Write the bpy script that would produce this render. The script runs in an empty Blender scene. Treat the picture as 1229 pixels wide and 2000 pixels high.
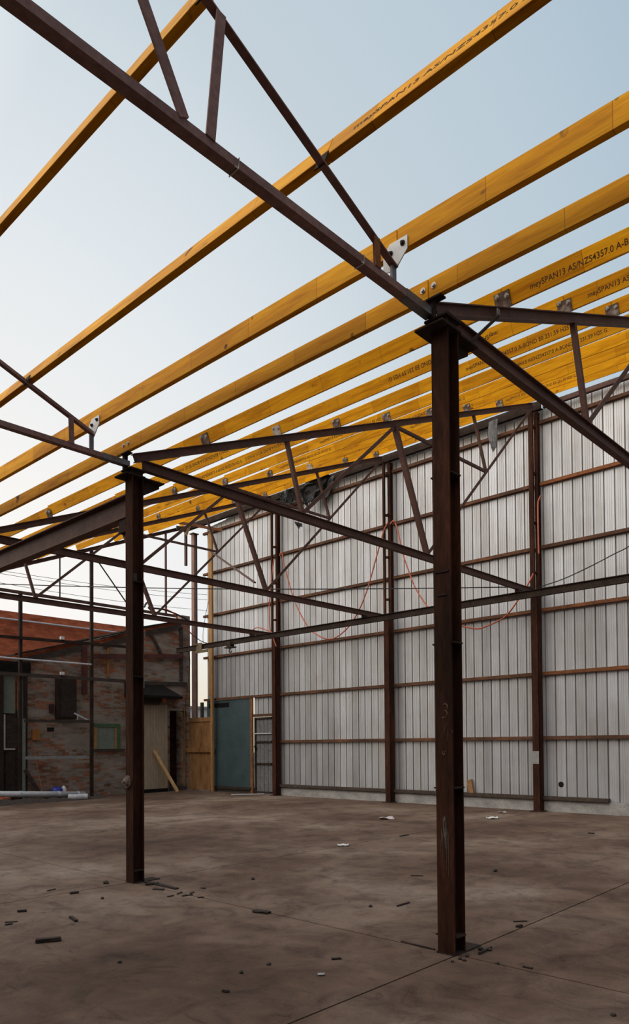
import bpy, bmesh, math, random
from mathutils import Vector, Matrix
random.seed(7)
PI = math.pi
SC = bpy.context.scene
COL = SC.collection

# ------------------------------------------------------------------ camera
F, CX, CY = 1408.78, 614.5, 1425.8
PIT, ROL, YAW = 0.0219, -0.0075, 0.7560
CAM = Vector((0, 0, 1.6))
fw = Vector((math.cos(YAW) * math.cos(PIT), math.sin(YAW) * math.cos(PIT), math.sin(PIT)))
rt = Vector((math.sin(YAW), -math.cos(YAW), 0))
up = rt.cross(fw)
rt2 = rt * math.cos(ROL) + up * math.sin(ROL)
up2 = up * math.cos(ROL) - rt * math.sin(ROL)
cam = bpy.data.cameras.new('camera')
cam.sensor_fit = 'VERTICAL'
cam.sensor_height = 36
cam.lens = F * 36 / 2000
cam.shift_y = (CY - 1000) / 2000
cam.clip_end = 500
co = bpy.data.objects.new('camera', cam)
COL.objects.link(co)
M = Matrix.Identity(4)
for i in range(3):
    M[i][0], M[i][1], M[i][2], M[i][3] = rt2[i], up2[i], -fw[i], CAM[i]
co.matrix_world = M
SC.camera = co


def ray(u, v):
    return fw + rt2 * ((u - CX) / F) - up2 * ((v - CY) / F)


def atX(u, v, X):
    d = ray(u, v); return CAM + d * (X / d.x)


def atY(u, v, Y):
    d = ray(u, v); return CAM + d * (Y / d.y)


def atZ(u, v, Z):
    d = ray(u, v); return CAM + d * ((Z - 1.6) / d.z)


def fz(x):
    return 0.0083 * max(0.0, x - 4.8)


def atF(u, v, lift=0.0):          # a point of the concrete floor
    z = 0.0
    for _ in range(6):
        p = atZ(u, v, z); z = fz(p.x)
    p.z = z + lift
    return p


# ------------------------------------------------------------------ materials
def new_mat(name, rough=.7, metal=0.0):
    m = bpy.data.materials.new(name); m.use_nodes = True
    nt = m.node_tree
    b = nt.nodes['Principled BSDF']
    b.inputs['Roughness'].default_value = rough
    b.inputs['Metallic'].default_value = metal
    return m, nt, b


def N(nt, typ, **kw):
    n = nt.nodes.new(typ)
    for k, v in kw.items():
        if k in n.inputs: n.inputs[k].default_value = v
        else: setattr(n, k, v)
    return n


def coords(nt, scale=(1, 1, 1), world=True):
    if world:
        g = N(nt, 'ShaderNodeNewGeometry'); out = g.outputs['Position']
    else:
        g = N(nt, 'ShaderNodeTexCoord'); out = g.outputs['Object']
    mp = N(nt, 'ShaderNodeMapping'); mp.inputs['Scale'].default_value = scale
    nt.links.new(out, mp.inputs['Vector'])
    return mp.outputs['Vector']


def ramp(nt, fac, stops):
    r = N(nt, 'ShaderNodeValToRGB')
    el = r.color_ramp.elements
    while len(el) < len(stops): el.new(.5)
    for e, (p, c) in zip(el, stops):
        e.position = p; e.color = (c[0], c[1], c[2], 1)
    nt.links.new(fac, r.inputs['Fac'])
    return r.outputs['Color']


def noise(nt, vec, scale, detail=6, rough=.6, dist=0.0):
    n = N(nt, 'ShaderNodeTexNoise')
    n.inputs['Scale'].default_value = scale; n.inputs['Detail'].default_value = detail
    n.inputs['Roughness'].default_value = rough; n.inputs['Distortion'].default_value = dist
    nt.links.new(vec, n.inputs['Vector'])
    return n.outputs['Fac']


def mix(nt, a, b, fac, mode='MIX'):
    m = N(nt, 'ShaderNodeMix', data_type='RGBA', blend_type=mode)
    for sock, val in ((m.inputs['Factor'], fac), (m.inputs['A'], a), (m.inputs['B'], b)):
        pass
    ins = [s for s in m.inputs if s.type == 'RGBA']
    facs = [s for s in m.inputs if s.type == 'VALUE']
    for s, val in ((facs[0], fac), (ins[0], a), (ins[1], b)):
        if hasattr(val, 'links') or hasattr(val, 'is_linked'): nt.links.new(val, s)
        elif isinstance(val, (int, float)): s.default_value = val
        else: s.default_value = (*val, 1)
    return [o for o in m.outputs if o.type == 'RGBA'][0]


def bump(nt, b, fac, strength=.3, dist=.01):
    n = N(nt, 'ShaderNodeBump'); n.inputs['Strength'].default_value = strength; n.inputs['Distance'].default_value = dist
    nt.links.new(fac, n.inputs['Height']); nt.links.new(n.outputs['Normal'], b.inputs['Normal'])


def speckle(name, stops, scale=6, rough=.75, metal=0, stretch=(1, 1, 1), fine=.25, bmp=.15, detail=8, spec=.5):
    m, nt, b = new_mat(name, rough, metal)
    v = coords(nt, stretch)
    f1 = noise(nt, v, scale, detail, .65)
    c = ramp(nt, f1, stops)
    f2 = noise(nt, v, scale * 9, 3, .6)
    c2 = mix(nt, c, ramp(nt, f2, [(.3, (1 - fine,) * 3), (.7, (1 + fine,) * 3)]), 1.0, 'MULTIPLY')
    nt.links.new(c2, b.inputs['Base Color'])
    b.inputs['Specular IOR Level'].default_value = spec
    if bmp: bump(nt, b, f2, bmp, .004)
    return m


S = {}
S['column'] = speckle('rusted_column_paint', [(.3, (.024, .011, .007)), (.5, (.052, .021, .013)), (.68, (.095, .035, .018))], 2.2, .85, 0, (1.6, 1.6, .35), .3, spec=.1)
S['truss'] = speckle('brown_truss_paint', [(.3, (.080, .041, .032)), (.55, (.122, .061, .046)), (.75, (.150, .072, .046))], 2.5, .65, 0, (1, 1, 1), .2, spec=.3)
S['girt_orange'] = speckle('orange_rusty_girt', [(.3, (.085, .036, .020)), (.5, (.20, .078, .034)), (.7, (.32, .115, .045))], 1.6, .85, 0, (1, 1, 3), .3, spec=.2)
S['post_pale'] = speckle('pale_red_oxide', [(.3, (.22, .115, .085)), (.6, (.34, .19, .145)), (.75, (.40, .24, .19))], 2.5, .8, 0, (1, 1, .5), .2)
S['tar'] = speckle('black_tar_roofing', [(.3, (.009, .007, .006)), (.7, (.022, .018, .016))], 6, .95, 0, (1, 1, 1), .3, spec=.15)
S['olive'] = speckle('olive_weathered_block', [(.3, (.09, .065, .035)), (.7, (.19, .135, .075))], 9, .9)
S['truss_left_lit'] = speckle('lit_brown_truss_paint', [(.3, (.20, .118, .106)), (.55, (.27, .162, .146)), (.75, (.31, .18, .145))], 2.5, .7, 0, (1, 1, 1), .2, spec=.15)  # truss brown lightened: light on the left bay's side faces put into the colour
S['girt'] = speckle('rusty_girt', [(.3, (.060, .030, .019)), (.52, (.115, .056, .033)), (.72, (.22, .09, .040))], 1.6, .85, 0, (1, 1, 3), .3, spec=.2)
S['darksteel'] = speckle('dark_steel', [(.3, (.026, .018, .015)), (.6, (.050, .034, .027)), (.75, (.085, .05, .035))], 3, .8, 0, (1, 1, 1), .3, spec=.1)
S['grey_steel'] = speckle('bare_grey_steel', [(.3, (.10, .10, .105)), (.6, (.19, .19, .195)), (.75, (.14, .10, .08))], 7, .45, .35, (1, 1, 1), .2)
S['zinc'] = speckle('new_zinc_plate', [(.3, (.55, .56, .57)), (.7, (.74, .75, .76))], 18, .45, .1, (1, 1, 1), .15)
S['cleat'] = speckle('rusty_cleat', [(.32, (.06, .035, .026)), (.5, (.13, .085, .065)), (.66, (.36, .30, .26))], 7, .8, 0, (1, 1, 1), .3, spec=.3)
S['cleat_white'] = speckle('pale_flaking_cleat', [(.3, (.16, .12, .10)), (.45, (.42, .37, .32)), (.7, (.62, .57, .51))], 14, .8, 0, (1, 1, 1), .3)
S['bolt'] = speckle('zinc_bolt', [(.3, (.35, .34, .33)), (.7, (.6, .58, .56))], 30, .4, .5)
S['rust_post'] = speckle('orange_rust', [(.3, (.10, .042, .018)), (.55, (.24, .10, .035)), (.75, (.38, .17, .06))], 9, .9, 0, (1, 1, .6), .35)
S['timber_fresh'] = speckle('fresh_pine', [(.3, (.40, .22, .09)), (.6, (.58, .36, .16)), (.75, (.66, .44, .22))], 3, .7, 0, (3, 3, .5), .15)
S['timber_old'] = speckle('aged_hardwood', [(.3, (.030, .021, .016)), (.6, (.075, .052, .038)), (.75, (.14, .10, .075))], 4, .9, 0, (1, 3, 3), .3)
S['ply'] = speckle('weathered_plywood', [(.28, (.15, .065, .022)), (.5, (.30, .145, .052)), (.72, (.42, .22, .085))], 2.2, .8, 0, (1, 2, .7), .2)
S['post_timber'] = speckle('yellowed_post_timber', [(.3, (.24, .12, .04)), (.6, (.42, .23, .085)), (.75, (.58, .36, .16))], 2.5, .8, 0, (3, 3, .4), .2)
S['teal'] = speckle('faded_teal_paint', [(.3, (.036, .062, .068)), (.6, (.052, .086, .094)), (.75, (.070, .105, .113))], 2, .6, 0, (1, 1, 1), .12)
S['black'] = speckle('black_plastic', [(.3, (.004, .004, .004)), (.7, (.014, .013, .013))], 9, .45, 0, (1, 1, 1), .2, spec=.22)
S['grey_flap'] = speckle('grey_torn_lining', [(.3, (.10, .10, .105)), (.7, (.22, .22, .225))], 12, .7)
S['hose'] = speckle('orange_hose', [(.3, (.42, .085, .035)), (.7, (.60, .15, .07))], 20, .5)
S['cable'] = speckle('black_cable', [(.3, (.012, .011, .011)), (.7, (.03, .028, .027))], 20, .6)
S['cream'] = speckle('cream_panel_paint', [(.3, (.36, .27, .18)), (.7, (.47, .36, .25))], 2, .7, 0, (1, 1, .3), .12)
S['green'] = speckle('green_paint', [(.3, (.045, .10, .04)), (.7, (.08, .16, .07))], 9, .7)
S['palegreen'] = speckle('pale_green_sheet', [(.3, (.17, .195, .155)), (.6, (.22, .245, .20)), (.75, (.16, .23, .14))], 3, .6)
S['concrete_pale'] = speckle('pale_concrete', [(.3, (.25, .24, .23)), (.55, (.38, .365, .35)), (.75, (.46, .45, .43))], 3, .9, 0, (1, 1, 2), .2)
S['pvc'] = speckle('grey_white_pvc', [(.3, (.50, .50, .52)), (.7, (.66, .66, .68))], 5, .4)
S['blue'] = speckle('blue_plastic', [(.3, (.02, .03, .30)), (.7, (.04, .06, .45))], 12, .4)
S['white'] = speckle('white_plastic', [(.3, (.62, .60, .57)), (.7, (.8, .79, .76))], 12, .6)
S['paper_pink'] = speckle('dirty_paper', [(.3, (.35, .16, .16)), (.5, (.6, .52, .52)), (.7, (.7, .66, .66))], 25, .8)
S['orange_box'] = speckle('orange_painted_box', [(.3, (.30, .11, .02)), (.7, (.42, .17, .035))], 6, .6)
S['debris'] = speckle('dark_wood_scrap', [(.3, (.018, .012, .009)), (.6, (.045, .028, .020)), (.75, (.08, .05, .035))], 12, .9)
S['stone'] = speckle('mud_lump', [(.3, (.03, .022, .018)), (.7, (.09, .07, .058))], 14, .95)
S['redtimber'] = speckle('red_oxide_timber', [(.3, (.06, .020, .016)), (.6, (.13, .036, .026)), (.75, (.16, .05, .035))], 4, .8, 0, (1, 1, 1), .25)
S['redbrick_dark'] = speckle('dark_red_block', [(.3, (.035, .012, .010)), (.7, (.075, .024, .018))], 6, .9)
S['pole'] = speckle('reddish_pole', [(.3, (.22, .085, .05)), (.7, (.34, .15, .09))], 9, .7)
S['ground'] = speckle('yard_ground', [(.3, (.07, .06, .05)), (.7, (.13, .11, .095))], .8, .95)
S['fargrey'] = speckle('far_grey_cladding', [(.3, (.58, .55, .51)), (.7, (.70, .67, .62))], 1, .8)
S['ink'] = speckle('dark_printed_ink', [(.3, (.055, .022, .006)), (.6, (.085, .036, .010)), (.75, (.16, .075, .02))], 30, .9, 0, (1, 1, 1), .3)
S['chalk'] = speckle('faint_chalk', [(.3, (.14, .075, .05)), (.7, (.30, .19, .14))], 60, .95)
S['paint_drip'] = speckle('grey_paint_drip', [(.3, (.075, .065, .058)), (.7, (.19, .17, .155))], 40, .9, spec=.1)
S['paint_patch'] = speckle('grey_primer_patch', [(.3, (.22, .21, .20)), (.7, (.34, .33, .32))], 14, .85)


def make_lvl():
    m, nt, b = new_mat('yellow_laminated_timber', .6)
    tc = N(nt, 'ShaderNodeTexCoord'); oi = N(nt, 'ShaderNodeObjectInfo')
    ad = N(nt, 'ShaderNodeVectorMath', operation='ADD')
    sc = N(nt, 'ShaderNodeVectorMath', operation='SCALE'); sc.inputs['Scale'].default_value = 37.0
    cb = N(nt, 'ShaderNodeCombineXYZ')
    for k in 'XYZ': nt.links.new(oi.outputs['Random'], cb.inputs[k])
    nt.links.new(cb.outputs[0], sc.inputs[0]); nt.links.new(tc.outputs['Object'], ad.inputs[0]); nt.links.new(sc.outputs[0], ad.inputs[1])
    mp = N(nt, 'ShaderNodeMapping'); mp.inputs['Scale'].default_value = (6, .7, 6); nt.links.new(ad.outputs[0], mp.inputs['Vector'])
    v = mp.outputs['Vector']
    f = noise(nt, v, 2.2, 6, .6, .4)
    c = ramp(nt, f, [(.28, (.54, .20, .003)), (.48, (.83, .365, .006)), (.62, (.91, .43, .009)), (.8, (.93, .49, .022))])
    mp2 = N(nt, 'ShaderNodeMapping'); mp2.inputs['Scale'].default_value = (30, 1.2, 30); nt.links.new(ad.outputs[0], mp2.inputs['Vector'])
    g = noise(nt, mp2.outputs['Vector'], 3, 3, .5)
    c = mix(nt, c, ramp(nt, g, [(.3, (.82, .80, .78)), (.7, (1.08, 1.08, 1.08))]), 1.0, 'MULTIPLY')
    k = noise(nt, ad.outputs[0], 5.5, 2, .4)                       # knots
    kk = ramp(nt, k, [(.24, (1, 1, 1)), (.29, (0, 0, 0))])
    c = mix(nt, c, (.16, .055, .012), kk)
    # veneer butt joints: one shade per length of face veneer
    sx = N(nt, 'ShaderNodeSeparateXYZ'); nt.links.new(ad.outputs[0], sx.inputs[0])
    dv = N(nt, 'ShaderNodeMath', operation='DIVIDE'); dv.inputs[1].default_value = .84; nt.links.new(sx.outputs['Y'], dv.inputs[0])
    fl = N(nt, 'ShaderNodeMath', operation='FLOOR'); nt.links.new(dv.outputs[0], fl.inputs[0])
    wn = N(nt, 'ShaderNodeTexWhiteNoise', noise_dimensions='1D'); nt.links.new(fl.outputs[0], wn.inputs['W'])
    c = mix(nt, c, ramp(nt, wn.outputs['Value'], [(0, (.80, .76, .7)), (1, (1.1, 1.1, 1.1))]), 1.0, 'MULTIPLY')
    fr = N(nt, 'ShaderNodeMath', operation='FRACT'); nt.links.new(dv.outputs[0], fr.inputs[0])
    c = mix(nt, c, (.22, .085, .012), ramp(nt, fr.outputs[0], [(.004, (.7, .7, .7)), (.008, (0, 0, 0))]))
    nt.links.new(c, b.inputs['Base Color']); b.inputs['Specular IOR Level'].default_value = .12
    return m


S['lvl'] = make_lvl()


def make_sheet():
    m, nt, b = new_mat('galvanised_wall_sheet', .42, .35)
    g = N(nt, 'ShaderNodeNewGeometry')
    sx = N(nt, 'ShaderNodeSeparateXYZ'); nt.links.new(g.outputs['Position'], sx.inputs[0])
    def per(width, lo, hi):
        dv = N(nt, 'ShaderNodeMath', operation='DIVIDE'); dv.inputs[1].default_value = width; nt.links.new(sx.outputs['Y'], dv.inputs[0])
        fl = N(nt, 'ShaderNodeMath', operation='FLOOR'); nt.links.new(dv.outputs[0], fl.inputs[0])
        wn = N(nt, 'ShaderNodeTexWhiteNoise', noise_dimensions='1D'); nt.links.new(fl.outputs[0], wn.inputs['W'])
        return ramp(nt, wn.outputs['Value'], [(0, lo), (1, hi)])
    base = mix(nt, per(.23, (.485, .49, .50), (.64, .657, .69)), per(.69, (.88, .88, .88), (1.0, 1.0, 1.0)), 1.0, 'MULTIPLY')
    v = coords(nt, (1, 26, .22))
    f = noise(nt, v, 1.6, 5, .65)
    base = mix(nt, base, ramp(nt, f, [(.3, (.80, .77, .75)), (.5, (.96, .96, .97)), (.7, (1.06, 1.04, 1.01))]), 1.0, 'MULTIPLY')
    v2 = coords(nt, (1, 1.6, .8))
    f2 = noise(nt, v2, 1.1, 4, .6)
    base = mix(nt, base, ramp(nt, f2, [(.3, (.84, .80, .77)), (.6, (1, 1, 1))]), 1.0, 'MULTIPLY')
    v3 = coords(nt, (1, 5, 1.2))
    f3 = noise(nt, v3, 2.3, 5, .7)
    base = mix(nt, base, (.30, .18, .10), ramp(nt, f3, [(.70, (0, 0, 0)), (.80, (.75, .75, .75))]))
    nt.links.new(base, b.inputs['Base Color'])
    bump(nt, b, f, .12, .004)
    return m


S['sheet'] = make_sheet()


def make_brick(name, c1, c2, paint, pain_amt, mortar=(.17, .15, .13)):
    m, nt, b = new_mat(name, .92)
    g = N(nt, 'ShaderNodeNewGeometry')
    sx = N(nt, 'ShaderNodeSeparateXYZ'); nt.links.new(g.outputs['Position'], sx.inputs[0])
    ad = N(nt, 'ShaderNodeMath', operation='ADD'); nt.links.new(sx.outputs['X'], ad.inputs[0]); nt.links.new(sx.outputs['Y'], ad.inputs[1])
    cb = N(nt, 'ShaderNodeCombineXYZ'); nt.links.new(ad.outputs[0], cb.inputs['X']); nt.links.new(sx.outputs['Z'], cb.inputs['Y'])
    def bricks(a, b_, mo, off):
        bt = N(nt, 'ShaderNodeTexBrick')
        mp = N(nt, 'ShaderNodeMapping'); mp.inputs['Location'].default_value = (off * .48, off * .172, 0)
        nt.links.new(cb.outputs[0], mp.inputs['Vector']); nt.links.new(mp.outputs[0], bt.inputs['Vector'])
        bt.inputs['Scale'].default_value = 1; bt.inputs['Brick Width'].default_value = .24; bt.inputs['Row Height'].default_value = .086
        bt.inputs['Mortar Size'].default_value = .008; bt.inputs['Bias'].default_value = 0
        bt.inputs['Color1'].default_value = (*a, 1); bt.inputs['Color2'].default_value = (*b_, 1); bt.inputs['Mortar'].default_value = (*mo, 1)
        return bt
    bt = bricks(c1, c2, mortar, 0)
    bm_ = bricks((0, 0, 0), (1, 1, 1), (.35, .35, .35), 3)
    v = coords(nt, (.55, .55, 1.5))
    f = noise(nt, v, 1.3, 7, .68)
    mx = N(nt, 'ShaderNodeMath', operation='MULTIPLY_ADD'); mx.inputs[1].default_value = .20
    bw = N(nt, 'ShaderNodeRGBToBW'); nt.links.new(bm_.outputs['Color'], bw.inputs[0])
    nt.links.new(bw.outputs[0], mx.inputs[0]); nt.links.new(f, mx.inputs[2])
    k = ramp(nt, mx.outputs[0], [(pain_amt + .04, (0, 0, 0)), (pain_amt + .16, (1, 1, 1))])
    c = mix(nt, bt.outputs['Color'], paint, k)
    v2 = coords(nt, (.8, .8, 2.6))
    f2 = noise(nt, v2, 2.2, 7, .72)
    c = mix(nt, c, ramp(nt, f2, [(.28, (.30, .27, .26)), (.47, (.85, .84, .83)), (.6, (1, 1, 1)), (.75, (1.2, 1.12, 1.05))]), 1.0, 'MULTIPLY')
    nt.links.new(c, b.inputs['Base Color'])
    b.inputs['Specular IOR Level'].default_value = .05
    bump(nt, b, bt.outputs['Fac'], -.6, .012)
    return m


S['brick_old'] = make_brick('peeling_painted_brick', (.46, .165, .085), (.22, .12, .075), (.36, .29, .24), .45, (.24, .185, .145))
S['brick_red'] = make_brick('red_brick', (.78, .19, .085), (.56, .13, .060), (.60, .36, .25), .80, (.46, .20, .12))
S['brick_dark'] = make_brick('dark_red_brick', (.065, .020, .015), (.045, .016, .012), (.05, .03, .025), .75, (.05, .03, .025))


def make_floor():
    m, nt, b = new_mat('stained_concrete', .85)
    v = coords(nt)
    f = noise(nt, v, .35, 8, .62, .3)
    c = ramp(nt, f, [(.30, (.070, .040, .027)), (.44, (.128, .078, .055)), (.55, (.180, .122, .090)), (.68, (.29, .222, .175))])
    f2 = noise(nt, v, 2.4, 8, .7, .6)
    c = mix(nt, c, ramp(nt, f2, [(.30, (.46, .43, .41)), (.5, (1, 1, 1)), (.68, (1.28, 1.26, 1.23))]), 1.0, 'MULTIPLY')
    v2 = coords(nt, (1.2, .5, 1))
    f3 = noise(nt, v2, 6, 6, .7, 1.2)
    c = mix(nt, c, ramp(nt, f3, [(.28, (.5, .45, .42)), (.42, (1, 1, 1))]), 1.0, 'MULTIPLY')
    f4 = noise(nt, v, 70, 3, .6)
    c = mix(nt, c, ramp(nt, f4, [(.3, (.86, .86, .86)), (.7, (1.12, 1.12, 1.12))]), 1.0, 'MULTIPLY')
    nt.links.new(c, b.inputs['Base Color'])
    b.inputs['Specular IOR Level'].default_value = .25
    bump(nt, b, f4, .25, .003)
    return m


S['floor'] = make_floor()


# ------------------------------------------------------------------ mesh helpers
def obj(name, bm, mat, parent=None, smooth=False):
    me = bpy.data.meshes.new(name)
    bmesh.ops.recalc_face_normals(bm, faces=bm.faces)
    bm.to_mesh(me); bm.free()
    me.materials.append(S[mat] if isinstance(mat, str) else mat)
    if smooth:
        for p in me.polygons: p.use_smooth = True
    o = bpy.data.objects.new(name, me); COL.objects.link(o)
    if parent is not None:
        o.parent = parent
        o.matrix_parent_inverse = Matrix.Translation(-parent.location)
    return o


def empty(name, loc):
    o = bpy.data.objects.new(name, None); COL.objects.link(o); o.location = loc; o.empty_display_size = .1
    return o


def tag(o, label, cat, group=None):
    o['label'] = label; o['category'] = cat; o['kind'] = 'thing'
    if group: o['group'] = group
    return o


def struct(o, label=None, cat=None):
    o['kind'] = 'structure'
    if label: o['label'] = label
    if cat: o['category'] = cat
    return o


def recenter(o):                     # origin to the middle of the mesh
    me = o.data
    c = Vector((0, 0, 0))
    for v in me.vertices: c += v.co
    c /= max(1, len(me.vertices))
    me.transform(Matrix.Translation(-c))
    if o.parent is not None: o.location = o.location + c
    else: o.location = c
    return o


def frame(p0, p1, upv=(0, 0, 1)):
    d = (Vector(p1) - Vector(p0)); d.normalize()
    u = Vector(upv)
    if abs(d.dot(u)) > .999: u = Vector((0, 1, 0))
    s = d.cross(u); s.normalize()
    return d, s, s.cross(d)


def extrude(bm, p0, p1, prof, upv=(0, 0, 1)):      # prof: closed polygon of (side, up)
    d, s, u = frame(p0, p1, upv)
    p0, p1 = Vector(p0), Vector(p1)
    a = [bm.verts.new(p0 + s * x + u * y) for x, y in prof]
    b = [bm.verts.new(p1 + s * x + u * y) for x, y in prof]
    n = len(prof)
    for i in range(n):
        bm.faces.new((a[i], a[(i + 1) % n], b[(i + 1) % n], b[i]))
    bm.faces.new(a[::-1]); bm.faces.new(b)
    return bm


def rectp(w, h): return [(-w / 2, -h / 2), (w / 2, -h / 2), (w / 2, h / 2), (-w / 2, h / 2)]


def ip(w, h, tf=.01, tw=.008):
    a, b, t = w / 2, h / 2, tw / 2
    return [(-a, -b), (a, -b), (a, -b + tf), (t, -b + tf), (t, b - tf), (a, b - tf), (a, b), (-a, b), (-a, b - tf), (-t, b - tf), (-t, -b + tf), (-a, -b + tf)]


def anglep(w, h, t=.008):
    return [(-w / 2, -h / 2), (w / 2, -h / 2), (w / 2, -h / 2 + t), (-w / 2 + t, -h / 2 + t), (-w / 2 + t, h / 2), (-w / 2, h / 2)]


def chanp(w, h, t=.009):             # web on the -side, flanges to +side
    return [(-w / 2, -h / 2), (w / 2, -h / 2), (w / 2, -h / 2 + t), (-w / 2 + t, -h / 2 + t), (-w / 2 + t, h / 2 - t), (w / 2, h / 2 - t), (w / 2, h / 2), (-w / 2, h / 2)]


def bar(p0, p1, w, h=None, upv=(0, 0, 1), bm=None):
    bm = bm or bmesh.new()
    return extrude(bm, p0, p1, rectp(w, h or w), upv)


def box(x0, x1, y0, y1, z0, z1, bm=None, bevel=0):
    bm = bm or bmesh.new()
    b2 = bmesh.new() if bevel else bm
    vs = [b2.verts.new((x, y, z)) for x in (x0, x1) for y in (y0, y1) for z in (z0, z1)]
    for f in ((0, 1, 3, 2), (4, 6, 7, 5), (0, 4, 5, 1), (2, 3, 7, 6), (0, 2, 6, 4), (1, 5, 7, 3)):
        b2.faces.new([vs[i] for i in f])
    if bevel:
        bmesh.ops.bevel(b2, geom=b2.edges[:], offset=bevel, segments=2, affect='EDGES')
        me = bpy.data.meshes.new('t'); b2.to_mesh(me); b2.free(); bm.from_mesh(me); bpy.data.meshes.remove(me)
    return bm


def cyl(p0, p1, r, n=12, bm=None, r1=None):
    bm = bm or bmesh.new()
    d, s, u = frame(p0, p1)
    p0, p1 = Vector(p0), Vector(p1)
    r1 = r if r1 is None else r1
    a = [bm.verts.new(p0 + (s * math.cos(2 * PI * i / n) + u * math.sin(2 * PI * i / n)) * r) for i in range(n)]
    b = [bm.verts.new(p1 + (s * math.cos(2 * PI * i / n) + u * math.sin(2 * PI * i / n)) * r1) for i in range(n)]
    for i in range(n): bm.faces.new((a[i], a[(i + 1) % n], b[(i + 1) % n], b[i]))
    bm.faces.new(a[::-1]); bm.faces.new(b)
    return bm


def smooth_path(pts, k=6):
    P = [Vector(p) for p in pts]; out = []
    for i in range(len(P) - 1):
        a = P[i - 1] if i else P[0] * 2 - P[1]
        b, c = P[i], P[i + 1]
        d = P[i + 2] if i + 2 < len(P) else P[-1] * 2 - P[-2]
        for j in range(k):
            t = j / k
            out.append(.5 * ((2 * b) + (c - a) * t + (2 * a - 5 * b + 4 * c - d) * t * t + (3 * b - a - 3 * c + d) * t ** 3))
    out.append(P[-1])
    return out


def tube(pts, r, n=8, bm=None, k=6):
    bm = bm or bmesh.new()
    P = smooth_path(pts, k) if k > 1 else [Vector(p) for p in pts]
    rings = []
    for i, p in enumerate(P):
        d = (P[min(i + 1, len(P) - 1)] - P[max(i - 1, 0)]); d.normalize()
        ref = Vector((0, 0, 1)) if abs(d.z) < .9 else Vector((0, 1, 0))
        s = d.cross(ref); s.normalize(); u = s.cross(d)
        rings.append([bm.verts.new(p + (s * math.cos(2 * PI * j / n) + u * math.sin(2 * PI * j / n)) * r) for j in range(n)])
    for a, b in zip(rings, rings[1:]):
        for j in range(n): bm.faces.new((a[j], a[(j + 1) % n], b[(j + 1) % n], b[j]))
    bm.faces.new(rings[0][::-1]); bm.faces.new(rings[-1])
    return bm


def prism(poly, y0, y1, bm=None):    # poly of (x, z) extruded along y
    bm = bm or bmesh.new()
    a = [bm.verts.new((x, y0, z)) for x, z in poly]; b = [bm.verts.new((x, y1, z)) for x, z in poly]
    n = len(poly)
    for i in range(n): bm.faces.new((a[i], a[(i + 1) % n], b[(i + 1) % n], b[i]))
    bm.faces.new(a[::-1]); bm.faces.new(b)
    return bm


def hexbolt(p, axis, r=.014, L=.014, bm=None):
    p = Vector(p); a = Vector(axis).normalized()
    bm = cyl(p, p + a * .004, r * 1.7, 14, bm)
    return cyl(p + a * .004, p + a * (.004 + L), r, 6, bm)


def lump(p, r, seed=0, sq=(1, 1, .7)):
    bm = bmesh.new(); rnd = random.Random(seed)
    bmesh.ops.create_icosphere(bm, subdivisions=2, radius=r)
    for v in bm.verts:
        v.co *= rnd.uniform(.78, 1.15); v.co = Vector((v.co.x * sq[0], v.co.y * sq[1], v.co.z * sq[2])) + Vector(p) + Vector((0, 0, r * sq[2] * .7))
    return bm


# ------------------------------------------------------------------ layout numbers
YB, YA, Y2, Y3, Y4 = 3.14, 7.44, 11.735, 16.05, 20.36      # truss planes
CYB, CYA = 3.075, 7.455                                    # column centres
XC = 4.785
XW = 15.48                                                 # wall sheet


def zt(x): return 5.562 + .404 * (x - 5.872)               # top of the right bay's top chords
RISE = .003                                               # the roof climbs gently along the building
def dzr(y): return .0065 * min(0.0, y - YA)
def dzl(y): return .0145 * (y - 5.3)
def zl(x): return 5.165 + .395 * (4.247 - x)               # centre of the left bay's top chords


SL, CL = math.sin(math.atan(.404)), math.cos(math.atan(.404))

# ------------------------------------------------------------------ floor
gap = .008
pa, pb = atZ(600, 1985, 0), atZ(1229, 1725, .02)


def yj(x): return pa.y + (pb.y - pa.y) * (x - pa.x) / (pb.x - pa.x)      # joint through the nearer column


bm = bmesh.new()
xs = [-9, XC - .03, 10.1, 17.2]
ys_fun = [lambda x: -9.0, yj, lambda x: 7.47, lambda x: 13.5, lambda x: 21.2]
for i in range(3):
    for j in range(4):
        x0, x1 = xs[i] + gap, xs[i + 1] - gap
        pts = [(x0, ys_fun[j](x0) + gap), (x1, ys_fun[j](x1) + gap), (x1, ys_fun[j + 1](x1) - gap), (x0, ys_fun[j + 1](x0) - gap)]
        t = [bm.verts.new((x, y, fz(x))) for x, y in pts]; b_ = [bm.verts.new((x, y, fz(x) - .15)) for x, y in pts]
        bm.faces.new(t); bm.faces.new(b_[::-1])
        for q in range(4): bm.faces.new((t[q], b_[q], b_[(q + 1) % 4], t[(q + 1) % 4]))
struct(obj('floor', bm, 'floor'), 'stained brown grey concrete slab with dark joints', 'floor')
struct(obj('ground', box(-80, 140, -80, 140, -.3, -.03), 'ground'), 'bare yard ground around and below the slab', 'ground')

# ------------------------------------------------------------------ wall of ribbed sheets
bm = bmesh.new()


def wall_strip(y0, y1, z0, z1f):
    prof = []
    y = y0
    while y < y1 - .02:
        w = min(.23, y1 - y)
        prof += [(y, 0), (y + .004, .055), (y + .028, .055), (y + .032, 0)]
        for q in (.30, .52, .74):
            c = y + .032 + (w - .032) * q
            if w > .2: prof += [(c - .010, 0), (c - .004, -.005), (c + .004, -.005), (c + .010, 0)]
        y += w
    prof.append((y1, 0))
    lo = [bm.verts.new((XW + d, y, z0)) for y, d in prof]
    hi = [bm.verts.new((XW + d, y, z1f(y))) for y, d in prof]
    for i in range(len(prof) - 1):
        bm.faces.new((lo[i], lo[i + 1], hi[i + 1], hi[i]))


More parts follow.
